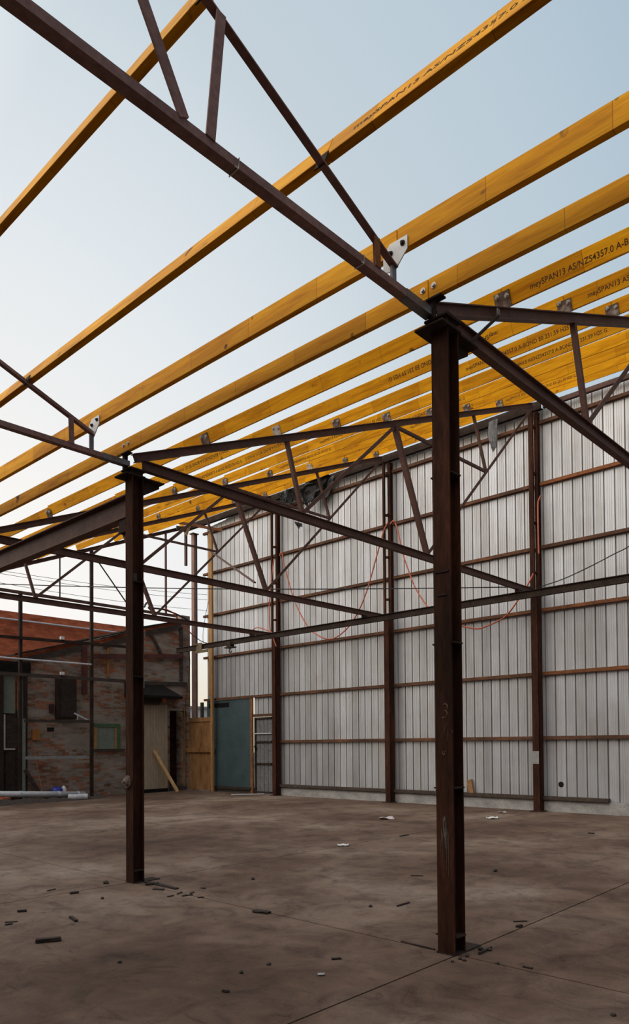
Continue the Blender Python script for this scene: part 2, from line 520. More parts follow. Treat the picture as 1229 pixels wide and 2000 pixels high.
rr = random.Random(3)
jag = {k: rr.uniform(-.03, .02) for k in range(-10, 40)}
ztop = lambda y: 9.275 + .6 * jag[int(math.floor(y / .69))] - (.075 * (y - 17.9) if y > 17.9 else 0)
wall_strip(-1.15, 16.33, fz(15.4) + .27, ztop)
wall_strip(16.33, 17.22, 2.62, ztop)
wall_strip(17.22, 19.62, 3.17, ztop)
o = obj('wall_right', bm, 'sheet'); struct(o, 'tall wall of grey ribbed metal sheets on rusty rails', 'wall')
m_ = o.modifiers.new('thickness', 'SOLIDIFY'); m_.thickness = .0012; m_.offset = 0

zf = fz(15.4)
bm = box(15.40, 15.62, -1.2, 16.28, zf - .05, zf + .26, None, .012)
struct(obj('trim_1', bm, 'concrete_pale'), 'low pale concrete kerb under the metal wall', 'kerb')
bm = box(15.44, 15.60, 17.25, 19.5, zf - .05, zf + .18, None, .012)
struct(obj('trim_2', bm, 'stone'), 'low rubble kerb under the teal panel', 'kerb')

# wall columns -------------------------------------------------------
WC = {1: 7.495, 2: 11.676, 3: 16.03}
wl = {1: 'rightmost rusty wall column with a grey paint patch near its foot',
      2: 'rusty built-up wall column in the middle of the metal wall',
      3: 'rusty built-up wall column beside the narrow sheet door, leftmost at the metal wall'}
for k, yc in WC.items():
    t = tag(empty('wall_column', (15.3, yc, zf)), wl[k], 'column', 'columns along the metal wall')
    bm = extrude(bmesh.new(), (15.30, yc, zf), (15.30, yc, 4.94), chanp(.155, .22, .011), (1, 0, 0))
    box(15.195, 15.215, yc - .0775, yc + .0775, zf, 4.94, bm)
    obj('lower_shaft', bm, 'column', t)
    fy = yc + (.022 if k == 1 else .048)
    obj('front_post', bar((15.20, fy, 4.94), (15.20, fy, 9.16), .105 if k == 1 else .06, .06, (1, 0, 0)), 'column', t)
    bm = extrude(bmesh.new(), (15.36, yc - .045, 4.94), (15.36, yc - .045, 9.16), ip(.088, .12, .009, .008), (1, 0, 0))
    obj('rear_post', bm, 'column', t)
    for z in (5.45, 6.58, 7.71, 8.78):
        obj('batten', box(15.225, 15.305, yc - .05, yc + .05, z, z + .05), 'column', t)
    obj('base_plate', box(15.12, 15.42, yc - .14, yc + .14, zf, zf + .018), 'darksteel', t)
    bm = prism([(15.20, 9.16), (15.42, 9.16), (15.42, 9.0)], yc - .075, yc - .065)
    obj('gusset_plate', bm, 'column', t)
    if k == 1:
        p = atX(1048, 1480, 15.19); z0, z1 = atX(1048, 1492, 15.19).z, atX(1048, 1467, 15.19).z
        q = obj('paint_patch', box(15.184, 15.1895, yc - .07, yc + .0775, z0, z1), 'paint_patch', t); q['label'] = 'grey primer patch'

# girts ---------------------------------------------------------------
RZ = [1.776, 3.227, 4.671, 6.101, 7.548, 8.960]
ordn = ['lowest', 'second lowest', 'third lowest', 'fourth lowest', 'fifth lowest', 'topmost']
bays = [(7.58, -1.1, 'right of the grey-patched wall column'), (11.59, 7.42, 'between grey-patched and middle wall columns'),
        (15.95, 11.77, 'between middle wall column and sheet door column'), (19.74, 16.12, 'in the last bay towards the timber post')]
bays[0] = (7.41, -1.1, bays[0][2]); bays[1] = (11.595, 7.58, bays[1][2])
for bi, (ya, yb, desc) in enumerate(bays):
    for li, z in enumerate(RZ):
        if bi == 3 and li == 0: continue
        y0, y1 = yb, ya
        if bi == 3 and li == 1: y0, y1 = 16.12, 19.72
        bm = extrude(bmesh.new(), (15.425, y0, z - .035), (15.425, y1, z - .035), chanp(.085, .075, .012), (0, 0, 1))
        w_ = rr.uniform(-.012, .012)
        for v in bm.verts: v.co.z += w_ * math.sin((v.co.y - y0) / (y1 - y0) * PI)
        o = recenter(obj('wall_girt', bm, 'girt_orange' if bi == 0 and li in (1, 2, 4) else 'girt'))
        tag(o, f'{ordn[li]} rusty wall rail {desc}', 'rail', 'rails across the metal wall')
for y0, y1, desc in ((5.95, 7.41, 'short dark timber bottom rail ending right of the grey-patched wall column'),
                     (7.58, 11.595, 'dark timber bottom rail above kerb between grey-patched and middle wall columns'),
                     (11.77, 15.95, 'dark timber bottom rail above kerb between middle column and sheet door column')):
    o = recenter(obj('bottom_rail', box(15.33, 15.45, y0, y1, zf + .26, zf + .345, None, .006), 'timber_old'))
    tag(o, desc, 'rail')

# eave beams
bm = extrude(bmesh.new(), (15.34, 7.3, 9.28), (15.34, 20.55, 9.30), chanp(.11, .19, .011), (0, 0, 1))
tag(recenter(obj('eave_beam', bm, 'darksteel')), 'long dark steel channel along the wall top beyond the grey-patched column', 'beam')
bm = extrude(bmesh.new(), (15.36, -1.1, 9.235), (15.36, 7.28, 9.255), anglep(.09, .10, .010), (0, 0, 1))
tag(recenter(obj('eave_beam', bm, 'truss')), 'slim brown steel angle along the wall top at far right', 'beam')

# ------------------------------------------------------------------ front columns
colB_tabs = [.135, 1.265, 2.38, 3.69]


def steel_column(yc, label, near):
    t = tag(empty('steel_column', (XC, yc, 0)), label, 'column', 'front steel columns')
    bm = extrude(bmesh.new(), (XC, yc, 0), (XC, yc, 4.83), ip(.152, .152, .012, .010), (1, 0, 0))
    sh = obj('shaft', bm, 'column', t)
    obj('cap_plate', box(XC - .17, XC + .10, yc - .09, yc + .17, 4.83, 4.85, None, .003), 'darksteel', t)
    obj('cap_plate', box(XC - .11, XC + .10, yc - .09, yc + .12, 4.905, 4.925, None, .003), 'darksteel', t)
    obj('packer', box(XC - .08, XC + .08, yc - .06, yc + .09, 4.85, 4.905), 'darksteel', t)
    # seat bracket for the right truss
    bm = box(XC + .076, XC + .36, yc + .01, yc + .022, 4.62, 4.83)
    for v in bm.verts:
        if v.co.z < 4.7 and v.co.x > XC + .2: v.co.z = 4.79
    box(XC + .076, XC + .38, yc - .075, yc + .115, 4.83, 4.845, bm)
    obj('seat_bracket', bm, 'darksteel', t)
    obj('base_plate', box(XC - .078, XC + .30, yc - .078, yc + .085, 0, .012), 'darksteel', t)
    for z in (colB_tabs if near else [.14, 2.43, 3.56]):
        bm = box(XC - .062, XC + .062, yc - .092, yc - .005, z, z + .012)
        obj('stiffener_plate', bm, 'darksteel', t)
        if near:
            obj('stiffener_plate', box(XC - .062, XC + .062, yc + .005, yc + .105, z - .004, z + .008), 'darksteel', t)
    return t


tB = steel_column(CYB, 'nearest tall rusty brown steel column with chalk marks, right of centre', True)
tA = steel_column(CYA, 'second rusty brown steel column with a round fitting, left of centre', False)
xf = XC - .076 - .0015
# drips, chalk and bolt holes on the near column
bm = bmesh.new()
for yy, z0, z1, w in ((CYB - .005, .80, 1.02, .008), (CYB + .02, .70, .93, .0018), (CYB - .03, .60, .95, .0018), (CYB + .005, .88, 1.06, .012), (CYB + .04, .74, .88, .0018), (CYB - .012, .64, .86, .0018), (CYB - .018, .80, .97, .0025), (CYB + .03, .82, .96, .003)):
    pr_ = [(yy - w, z1 - .02), (yy, z1), (yy + w, z1 - .03), (yy + w * .7, z0 + .05), (yy + .0006, z0), (yy - .0006, z0), (yy - w * .6, z0 + .07)]
    f0 = [bm.verts.new((xf - .0002, y_, z_)) for y_, z_ in pr_]; f1 = [bm.verts.new((xf + .001, y_, z_)) for y_, z_ in pr_]
    bm.faces.new(f0); bm.faces.new(f1[::-1])
    for i in range(len(pr_)): bm.faces.new((f0[i], f0[(i + 1) % len(pr_)], f1[(i + 1) % len(pr_)], f1[i]))
q = obj('paint_drip', bm, 'paint_drip', tB); q['label'] = 'grey paint drips'


def text_mesh(body, size, shear=0.0, space=1.0, offset=0.0):
    cu = bpy.data.curves.new('t', 'FONT'); cu.body = body; cu.size = size; cu.shear = shear; cu.space_character = space
    cu.offset = offset; cu.resolution_u = 3
    ob = bpy.data.objects.new('t', cu); COL.objects.link(ob)
    dg = bpy.context.evaluated_depsgraph_get(); dg.update()
    me = bpy.data.meshes.new_from_object(ob.evaluated_get(dg))
    COL.objects.unlink(ob); bpy.data.objects.remove(ob); bpy.data.curves.remove(cu)
    return me


def stamp(parent, body, size, origin, xdir, ydir, mat, name='printed_stamp', length=None, shear=0.0, space=1.0, offset=0.0):
    me = text_mesh(body, size, shear, space, offset)
    xd, yd = Vector(xdir).normalized(), Vector(ydir).normalized(); zd = xd.cross(yd)
    sx = 1.0
    if length:
        w = max(v.co.x for v in me.vertices) - min(v.co.x for v in me.vertices); sx = length / w
    R = Matrix.Identity(4)
    for i in range(3):
        R[i][0], R[i][1], R[i][2], R[i][3] = xd[i] * sx, yd[i], zd[i], origin[i]
    me.transform(R); me.name = name
    me.materials.clear(); me.materials.append(S[mat])
    o = bpy.data.objects.new(name, me); COL.objects.link(o)
    o.parent = parent; o.matrix_parent_inverse = Matrix.Translation(-parent.location)
    return o


for body, y, z, sz, rot in (('3', CYB + .035, 1.80, .17, .10), ('/', CYB + .03, 1.66, .17, 0), ('P', CYB - .01, 1.62, .14, .1), ('u', CYB + .02, 1.52, .08, .2)):
    xd = Vector((0, -math.cos(rot), math.sin(rot)))
    yd = Vector((0, math.sin(rot), math.cos(rot)))
    q = stamp(tB, body, sz, (xf - .0006, y, z), xd, yd, 'chalk', 'chalk_mark', None, .2, 1, -.006)
for z, w in ((2.93, .06), (2.75, .04)):
    bm = box(xf - .006, xf + .002, CYB - w, CYB + w, z, z + .012)
    obj('weld_scar', bm, 'darksteel', tB)
# round fitting on the far column
p = atX(248, 1527, XC - .09)
bm = cyl((XC - .076, p.y, p.z), (XC - .092, p.y, p.z), .075, 18)
cyl((XC - .092, p.y, p.z), (XC - .125, p.y, p.z), .045, 16, bm); cyl((XC - .125, p.y, p.z), (XC - .16, p.y, p.z), .02, 10, bm)
obj('round_fitting', bm, 'cleat', tA)
bm = box(XC - .02, XC + .03, CYA - .0065, CYA - .0045, 3.58, 3.68)
q = obj('paint_splash', bm, 'paint_drip', tA)
# bracket block and gutter lug that carry the valley beam
for yc, t in ((CYB, tB), (CYA, tA)):
    zs = 5.060 + .009 * (yc - .05 - 1.66)
    bm = box(XC - .135, XC - .055, yc - .05, yc + .085, zs - .014, zs); box(XC - .115, XC - .07, yc + .03, yc + .08, 4.925, zs - .014, bm)
    obj('beam_seat', bm, 'darksteel', t)

# ------------------------------------------------------------------ trusses
A = lambda u, v: atY(u, v, YA)
T1, B1, T2n, B2n, T3, T4n, Mn = A(560, 862), A(590, 1006), A(771, 832), A(834, 1090), A(925, 803), A(1040, 790), A(949, 910)
CHZ = 4.943


def right_truss(y, label, near):
    t = tag(empty('roof_truss', (XC, y, CHZ)), label, 'truss', 'half trusses running to the metal wall')
    x0 = XC + (.10 if near or y == YA else .0)
    if y > YA: x0 = 3.2
    bm = extrude(bmesh.new(), (x0, y, CHZ + .062), (15.165, y, CHZ + .062), ip(.078, .124, .010, .009))
    obj('bottom_chord', bm, 'truss', t)
    xs0 = XC - .02
    d = .055
    dz = dzr(y)
    bm = extrude(bmesh.new(), (xs0, y, zt(xs0) - d + dz), (15.15, y, zt(15.15) - d + dz), ip(.07, .10, .009, .009))
    obj('top_chord', bm, 'truss', t)
    tc = lambda P: Vector((P.x, y, zt(P.x) - .10 + dz)); bc = lambda P: Vector((P.x, y, CHZ + .124))
    n1, n2, n3, n4 = tc(T1), tc(T2n), tc(T3), Vector((15.1, y, zt(15.1) - .11 + dz))
    b1, b2 = bc(B1), bc(B2n)
    m = b2.lerp(n4, (Mn.x - b2.x) / (n4.x - b2.x))
    W = [(n1, b1, .055, .055), (b1, n2, .06, .06), (n2, b2, .095, .07), (b2, n4, .06, .06), (n3, m, .05, .05), (n2, m, .05, .05)]
    for a, b, w, h in W:
        bm = extrude(bmesh.new(), a, b, anglep(h, w, .009) if w < .09 else chanp(h, w, .01), (0, 1, 0))
        obj('web_member', bm, 'truss', t)
    return t


PX = [5.87 + 1.30 * k for k in range(8)]; PX[7] = 14.93
white = {('A', 1), ('2', 5)}


def cleats(t, y, key, skip=()):
    for k, x in enumerate(PX):
        if k in skip: continue
        z0 = zt(x) + dzr(y)
        # plate stands against the -x face of the beam, square to the rafter
        e = Vector((-SL, 0, CL)); s = Vector((CL, 0, SL))
        base = Vector((x, y, z0)) - s * .006
        bm = bmesh.new()
        h, w = .135, .075
        rnd = random.Random(hash((key, k)) % 1000 if False else k * 7 + len(key) + ord(key[0]))
        bm = extrude(bm, base + e * (-.01) , base + e * (h - rnd.uniform(0, .015)), rectp(.150, .010), (1, 0, 0))
        c = obj('purlin_cleat', bm, 'cleat_white' if (key, k) in white else 'cleat', t)
        for sg in (-1, 1):
            q = base - s * .005 + e * (.098 + .01 * sg) + Vector((0, sg * .046, 0))
            b = obj('bolt', hexbolt(q, -s, .013, .016), 'bolt', c)
            b.matrix_parent_inverse = Matrix.Translation(-c.location - (t.location if False else Vector((0, 0, 0)))) if False else b.matrix_parent_inverse
            b.parent = c; b.matrix_parent_inverse = Matrix.Translation(-t.location).inverted() @ Matrix.Translation(-t.location)
            b.matrix_parent_inverse = (Matrix.Translation(t.location) @ c.matrix_parent_inverse).inverted()


tr = {}
for key, y, lab in (('B', YB, 'nearest roof truss running right from the near column to the metal wall'),
                    ('A', YA, 'roof truss from the second column to the grey-patched wall column'),
                    ('2', Y2, 'roof truss reaching the middle wall column, third from the camera'),
                    ('3', Y3, 'farthest full roof truss reaching the wall column by the sheet door')):
    tr[key] = right_truss(y, lab, key == 'B')
    cleats(tr[key], y, key, (7,) if key == 'A' else ())
# small clip on the near truss
p = atY(973, 611, YB - .04)
obj('clip_bar', bar((p.x, YB - .045, p.z - .03), (XC + .33, YB - .06, 4.86), .022, .022), 'darksteel', tr['B'])
obj('steel_clip', box(p.x - .02, p.x + .02, YB - .05, YB - .036, p.z - .045, p.z + .03), 'grey_steel', tr['B'])


def left_truss(y, label, posts, xend):
    t = tag(empty('roof_truss', (XC, y, CHZ)), label, 'truss', 'half trusses of the left bay')
    obj('bottom_chord', bar((xend, y + .015, CHZ + .028), (4.36, y + .015, CHZ + .028), .075, .056), 'truss_left_lit', t)
    q = obj('splice_sleeve', bar((4.345, y + .015, CHZ + .030), (XC - .085, y + .015, CHZ + .030), .079, .062), 'grey_steel', t); q['label'] = 'bare grey steel end of the bottom chord'
    dz = dzl(y)
    bm = extrude(bmesh.new(), (xend, y, zl(xend) + dz), (4.245, y, zl(4.245) + dz), anglep(.055, .065, .010))
    obj('top_chord', bm, 'truss_left_lit', t)
    for a, b, w, m in posts:
        a, b = Vector(a), Vector(b); a.y = b.y = y
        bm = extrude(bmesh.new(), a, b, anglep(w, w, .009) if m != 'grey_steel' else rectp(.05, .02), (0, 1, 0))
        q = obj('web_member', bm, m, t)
        if m == 'grey_steel': q['label'] = 'short bare grey steel strap'
        if m == 'rust_post': q['label'] = 'short orange rusty web post'
    return t


def up_to_chord(p0, p1):            # extend p0->p1 up to the left top chord
    a = (p1.z - p0.z) / (p1.x - p0.x)
    x = (zl(0) + dzl(p0.y) - .03 - p0.z + a * p0.x) / (a + .395)
    return Vector((x, p0.y, p0.z + a * (x - p0.x)))


b = lambda u, v: atY(u, v, YB)
pl = []
for (u0, v0), (u1, v1) in (((354, 232), (272, 0)), ((405, 262), (428, 10))):
    p0, p1 = b(u0, v0), b(u1, v1); p0.z = CHZ + .05
    q = up_to_chord(p0, p1)
    if q.x < -3: q = p0.lerp(p1, 1.3)
    pl.append((p0, q, .065, 'truss_left_lit'))
p0, p1 = b(733, 500), b(731, 445)
pl.append((Vector((p0.x, YB, CHZ + .05)), Vector((p0.x - .01, YB, zl(p0.x) - .03 + dzl(p0.y))), .06, 'rust_post'))
p0 = b(776, 520)
pl.append((Vector((4.21, YB, CHZ + .05)), Vector((4.21, YB, zl(4.21) - .03 + dzl(YB))), .05, 'grey_steel'))
tBL = left_truss(YB, 'nearest left-bay roof truss crossing the sky at top left above the camera', pl, -4.68)
pl = []
for dx in (0, 1):
    pass
p0 = atY(138, 860, YA)
pl.append((Vector((p0.x, YA, CHZ + .05)), Vector((p0.x - .01, YA, zl(p0.x) - .03 + dzl(p0.y))), .06, 'truss_left_lit'))
pl.append((Vector((4.21, YA, CHZ + .05)), Vector((4.21, YA, zl(4.21) - .03 + dzl(YA))), .05, 'grey_steel'))
tAL = left_truss(YA, 'second left-bay roof truss leaving the frame left of the second column', pl, -4.68)
# ties of wire round the near bottom chord
for u, v in ((466, 330), (711, 503)):
    p = atY(u, v, YB - .03)
    bm = bmesh.new()
    x = p.x
    tube([(x, YB - .028, CHZ - .006), (x + .01, YB - .028, CHZ + .062), (x + .012, YB + .058, CHZ + .062), (x + .004, YB + .058, CHZ - .004), (x, YB - .028, CHZ - .006), (x - .03, YB - .035, CHZ - .012)], .0035, 6, bm, 1)
    obj('wire_tie', bm, 'white', tBL)
# plates and seats for the left bay's beams
for t, y in ((tBL, YB), (tAL, YA)):
    for x in (2.495, 3.47):
        zz = zl(x) + .035 + dzl(y)
        bm = bmesh.new()
        e = Vector((.367, 0, .930)); s = Vector((.930, 0, -.367))
        extrude(bm, Vector((x - .006, y + .02, zz)) - e * .07, Vector((x - .006, y + .02, zz)) + e * .05, rectp(.09, .008), (1, 0, 0))
        q = obj('purlin_cleat', bm, 'darksteel', t)
    # new zinc plates to the third beam
    bm = bmesh.new()
    zc = zl(4.2) + dzl(y) + .01
    vs = [(y - .10, zc + .06), (y - .10, zc + .16), (y + .06, zc + .16), (y + .12, zc + .10), (y + .12, zc - .03), (y + .02, zc - .06)]
    a_ = [bm.verts.new((4.247, yy, z)) for yy, z in vs]; b_ = [bm.verts.new((4.256, yy, z)) for yy, z in vs]
    for i in range(len(vs)): bm.faces.new((a_[i], a_[(i + 1) % len(vs)], b_[(i + 1) % len(vs)], b_[i]))
    bm.faces.new(a_); bm.faces.new(b_[::-1])
    q = obj('connector_plate', bm, 'zinc', t); q['label'] = 'bright zinc connector plate with two bolts'
    for yy, z in ((y - .06, zc + .115), (y + .05, zc + .085)):
        bo = obj('bolt', hexbolt((4.247, yy, z), (-1, 0, 0), .012, .016), 'darksteel', q)
        bo.matrix_parent_inverse = (Matrix.Translation(t.location) @ q.matrix_parent_inverse).inverted()

# ------------------------------------------------------------------ timber roof beams
HH, WW = .200, .063
TXT = 'meySPAN13 AS/NZS4357.0 A-BOND E0 231.59 H2S G'
TXT_E = '0503/26 21:14'


def purlin(x, z, tilt, y0, y1, label, group, yref, rise, HH=.168, WW=.05):
    """x, z: lower corner on the camera's side; tilt: lean of the top towards +x"""
    s = Vector((math.cos(tilt), 0, -math.sin(tilt))); e = Vector((math.sin(tilt), 0, math.cos(tilt)))
    o0 = Vector((x, 0, z - rise * yref))                      # lower corner where the beam's line meets y = 0
    c = o0 + s * (WW / 2) + e * (HH / 2)
    bm = bmesh.new()
    a = []
    prof = [(-WW / 2, -HH / 2), (WW / 2, -HH / 2), (WW / 2, HH / 2), (-WW / 2, HH / 2)]
    L = (y1 - y0) / 2
    r = [[bm.verts.new(s * px + e * pz + Vector((0, yy, rise * yy))) for px, pz in prof] for yy in (-L, L)]
    for i in range(4): bm.faces.new((r[0][i], r[0][(i + 1) % 4], r[1][(i + 1) % 4], r[1][i]))
    bm.faces.new(r[0][::-1]); bm.faces.new(r[1])
    bmesh.ops.bevel(bm, geom=bm.edges[:], offset=.0025, segments=1, affect='EDGES')
    me = bpy.data.meshes.new('roof_beam')
    bmesh.ops.recalc_face_normals(bm, faces=bm.faces); bm.to_mesh(me); bm.free()
    me.materials.append(S['lvl'])
    ob = bpy.data.objects.new('roof_beam', me); COL.objects.link(ob)
    ob.location = (c.x, (y0 + y1) / 2, c.z + rise * (y0 + y1) / 2)
    tag(ob, label, 'beam', group)
    ob['_g'] = 0
    del ob['_g']
    return ob, o0, s, e, rise, HH


def print_on(P, ystart, length, frac=.30, flip=False, text=TXT, size=.068):
    ob, o0, s, e, RISE, HH = P
    base = o0 - s * .0012
    if not flip:
        org = base + e * (HH * frac); org.y = ystart; org.z += RISE * ystart
        xd, yd = Vector((0, -1, -RISE)), e
    else:
        org = base + e * (HH * (1 - frac)); org.y = ystart - length; org.z += RISE * org.y
        xd, yd = Vector((0, 1, RISE)), -e
    q = stamp(ob, text, size, org, xd, yd, 'ink', 'printed_stamp', length, .05, 1.0, .0005)
    q['label'] = 'dark printed timber grade stamp'
    return q


tl, tr_ = math.atan(.395), -math.atan(.404)
rows = []
rows.append(('L', 2.490, zl(2.490) + .034, tl, 'outermost yellow timber roof beam at top left'))
rows.append(('L', 3.480, zl(3.480) + .056, tl + .06, 'second yellow timber roof beam from top left'))
rows.append(('L', 4.260, 5.218, 0, 'yellow roof beam held by bright zinc plates'))
rows.append(('L', 4.660, 5.063, 0, 'yellow roof beam over both front column tops'))
nm = ['first', 'second', 'third', 'fourth', 'fifth', 'sixth', 'seventh', 'eighth']
for k, x in enumerate(PX):
    rows.append(('R', x, zt(x) + .002, tr_, f'{nm[k]} yellow timber roof beam right of the valley'))
PB = {}
PR = {0: (5.3, .0145, .19, .058), 1: (5.3, .010, .19, .058), 2: (1.66, .0145, .178, .055), 3: (1.66, .009, .155, .05)}      # each left beam's own fall
e_ = .003
for i, (bay, x, z, tilt, lab) in enumerate(rows):
    grp = 'yellow beams of the left bay' if bay == 'L' else 'yellow beams of the right bay'
    segs = []
    if i > 0: segs.append(('n', -3.6, YB - e_, 'near length right of the near truss'))
    if i < 4: segs.append(('m', YB + e_, Y2 - e_, 'length beyond the near truss'))
    else:
        segs.append(('m', YB + e_, Y2 - e_, 'middle length past the second column'))
        segs.append(('f', Y2 + e_, Y4 + .06, 'far length'))
    for kk, y0, y1, d in segs:
        PB[i, kk] = purlin(x, z, tilt, y0, y1, f'{lab}, {d}', grp, *(PR.get(i) or (YA, 0.0 if kk == 'f' else .0065)))
print_on(PB[1, 'n'], 2.93, 2.30, .38, False, TXT, .055)
print_on(PB[4, 'n'], 2.88, 1.45, .30, False)
print_on(PB[5, 'n'], 2.90, 1.45, .30, False)
print_on(PB[6, 'n'], 2.4, 1.45, .30, True)
for r_, y_, fl in ((5, 5.4, True), (6, 5.1, False), (7, 5.2, False), (5, 9.9, True), (6, 9.6, True), (7, 9.0, False), (8, 8.2, False), (9, 8.8, False), (6, 11.2, False), (10, 7.3, False), (8, 11.4, False)):
    print_on(PB[r_, 'm'], y_, 1.5, .34, fl)
print_on(PB[7, 'f'], 13.9, 1.5, .34, False)
print_on(PB[5, 'f'], 13.2, 1.5, .34, True)
# galvanised bolts of the valley beam
for y, dy in ((YB, .05), (YA, .05)):
    pb = PB[3, 'm'] if y == YA else None
    for sg in (-1, 1):
        P = PB[3, 'm'] if (y == YA or sg > 0) else PB[3, 'n']
        q = hexbolt((4.6595, y + sg * dy, 5.145 + .009 * (y - 1.66)), (-1, 0, 0), .014, .012)
        bo = obj('bolt', q, 'bolt', P[0])

# ------------------------------------------------------------------ girder left of the second column
t = tag(empty('steel_girder', (XC, 7.54, 4.35)), 'deep brown steel girder running left from the second column', 'beam')
obj('girder_beam', extrude(bmesh.new(), (XC, 7.54, 4.505), (XC, 17.0, 4.505), ip(.14, .28, .014, .010)), 'truss', t)
obj('end_bracket', box(XC - .055, XC + .055, 7.532, 7.72, 4.20, 4.362), 'darksteel', t)
obj('haunch_plate', bar((XC, 7.54, 3.95), (XC, 7.70, 4.24), .05, .012, (1, 0, 0)), 'truss', t)

# ------------------------------------------------------------------ crane rail
XE = 14.35
yl = 19.85
t = tag(empty('crane_rail', (XE, 10, 4.81)), 'dark horizontal crane rail hung under the trusses along the metal wall', 'beam')
obj('rail_beam', extrude(bmesh.new(), (XE, -1.0, 4.81), (XE, yl, 4.81), ip(.085, .16, .014, .010)), 'darksteel', t)
for y in (YB, YA, Y2, Y3):
    obj('hanger_clip', box(XE - .06, XE + .06, y - .05, y + .05, 4.889, 4.942), 'darksteel', t)
p0, p1 = atX(388, 1262, XE), atX(402, 1262, XE)
bm = box(XE - .075, XE - .045, p1.y + .12, p0.y + .02, 4.62, 4.93)
box(XE - .10, XE - .075, p1.y - .22, p0.y + .05, 4.60, 4.69, bm); box(XE - .10, XE - .075, p0.y - .03, p0.y + .10, 4.87, 4.91, bm)
q = obj('end_stop', bm, 'olive', t); q['label'] = 'olive brown end stop block'
p = atX(450, 1256, XE)
t2 = tag(empty('crane_trolley', (XE, p.y, 4.7)), 'small dark hoist trolley with hook on the crane rail left end', 'trolley')
bm = box(XE - .075, XE - .055, p.y - .09, p.y + .09, 4.66, 4.84); box(XE + .055, XE + .075, p.y - .09, p.y + .09, 4.66, 4.84, bm)
obj('side_plate', bm, 'darksteel', t2)
bm = box(XE - .08, XE + .08, p.y - .20, p.y + .20, 4.63, 4.66)
obj('yoke', bm, 'darksteel', t2)
ang = [i * PI / 7 for i in range(11)]
obj('hook', tube([(XE, p.y, 4.62)] + [(XE, p.y + .055 * math.sin(a), 4.545 + .055 * math.cos(a)) for a in ang], .016, 8), 'darksteel', t2)

# loose brace between third and fourth trusses
p0 = atY(413, 1078, Y3); p1 = atY(498, 1138, Y2)
tag(recenter(obj('steel_brace', bar(p0, p1, .05, .03), 'truss')), 'thin slanting brace bar between the two farthest trusses', 'brace')

# ------------------------------------------------------------------ end frame beyond the last truss
t = tag(empty('gable_truss', (12, Y4, 6.0)), 'gable end frame of sloping rafter, rail and thin struts above the brick wall', 'frame')
obj('rafter', extrude(bmesh.new(), (7.2, Y4, zt(7.2) - .06), (15.3, Y4, zt(15.3) - .06), chanp(.07, .11, .009)), 'truss', t)
obj('gable_rail', bar((5.5, Y4, 6.085), (14.75, Y4, 6.085), .07, .085), 'truss', t)
P4 = lambda u, v: atY(u, v, Y4)
a_ = P4(117, 1089); obj('strut', bar((a_.x, Y4, zt(a_.x) - .11), (a_.x, Y4, 6.12), .03, .03, (0, 1, 0)), 'darksteel', t)
obj('strut', bar((11.5, Y4, zt(11.5) - .12), (12.9, Y4, 6.12), .03, .03, (0, 1, 0)), 'darksteel', t)
obj('strut', bar((14.29, Y4, zt(14.29) - .11), (14.29, Y4, 6.12), .055, .055, (0, 1, 0)), 'truss', t)
obj('strut', bar((15.13, Y4, zt(15.13) - .11), (15.13, Y4, 7.9), .08, .08, (0, 1, 0)), 'truss', t)
q = obj('timber_packer', box(14.7, 15.1, Y4 - .08, Y4 - .03, 9.05, 9.2), 'timber_old', t)
p0, p1 = P4(372, 1030), P4(360, 1048)
obj('loose_block', bar(P4(367, 1028) - Vector((0, .1, 0)), P4(360, 1047) - Vector((0, .1, 0)), .09, .03, (0, 1, 0)), 'timber_fresh', t)
# batten from the rafter end to the timber post
a_, b_ = atY(325, 1016, 19.6), atX(434, 1036, 15.2)
tag(recenter(obj('timber_batten', bar(a_, b_, .05, .08, (0, 0, 1)), 'girt_orange')), 'thin brown timber batten reaching from roof beams to the tall timber post', 'batten')

for u, zt_, lab in ((37, 6.04, 'slim dark steel post at far left in front of the brick wall'),
                    (176, zt(11.47) - .12, 'taller dark steel post up to the end rafter in front of the brick wall')):
    x = P4(u, 1300).x
    o = obj('steel_post', bar((x, Y4 - .09, fz(x)), (x, Y4 - .09, zt_), .085, .085, (0, 1, 0)), 'darksteel')
    tag(recenter(o), lab, 'post', 'posts in front of the brick wall')
# bright I-section post at the wall's end
x = 15.60
t = tag(empty('end_post', (x, 20.5, 0)), 'tall pale-sided steel post with cap at the brick wall right end', 'post')
bm = extrude(bmesh.new(), (x, 20.5, fz(x)), (x, 20.5, 9.12), ip(.15, .15, .012, .010), (1, 0, 0))
obj('shaft', bm, 'post_pale', t)
obj('cap', box(x - .13, x + .13, 20.40, 20.62, 9.12, 9.15), 'truss', t)
obj('web_face', box(x - .062, x + .045, 20.486, 20.494, fz(x), 9.10), 'concrete_pale', t)

# ------------------------------------------------------------------ brick building
YK = 20.80
prof = [(5.0, 3.1), (9.5, 4.22), (11.37, 4.80), (12.2, 4.90), (12.9, 5.22), (13.85, 5.52), (15.25, 5.93), (15.26, 6.25), (15.62, 6.25)]


def ptop(x):
    for (xa, za), (xb, zb) in zip(prof, prof[1:]):
        if xa <= x <= xb: return za + (zb - za) * (x - xa) / (xb - xa)
    return prof[-1][1]


def wall_piece(bm, x0, x1, z0, ya=YK, yb=YK + .3):
    xs_ = [x0] + [x for x, _ in prof if x0 < x < x1] + [x1]
    prism([(x, z0) for x in xs_] + [(x, ptop(x)) for x in reversed(xs_)], ya, yb, bm)


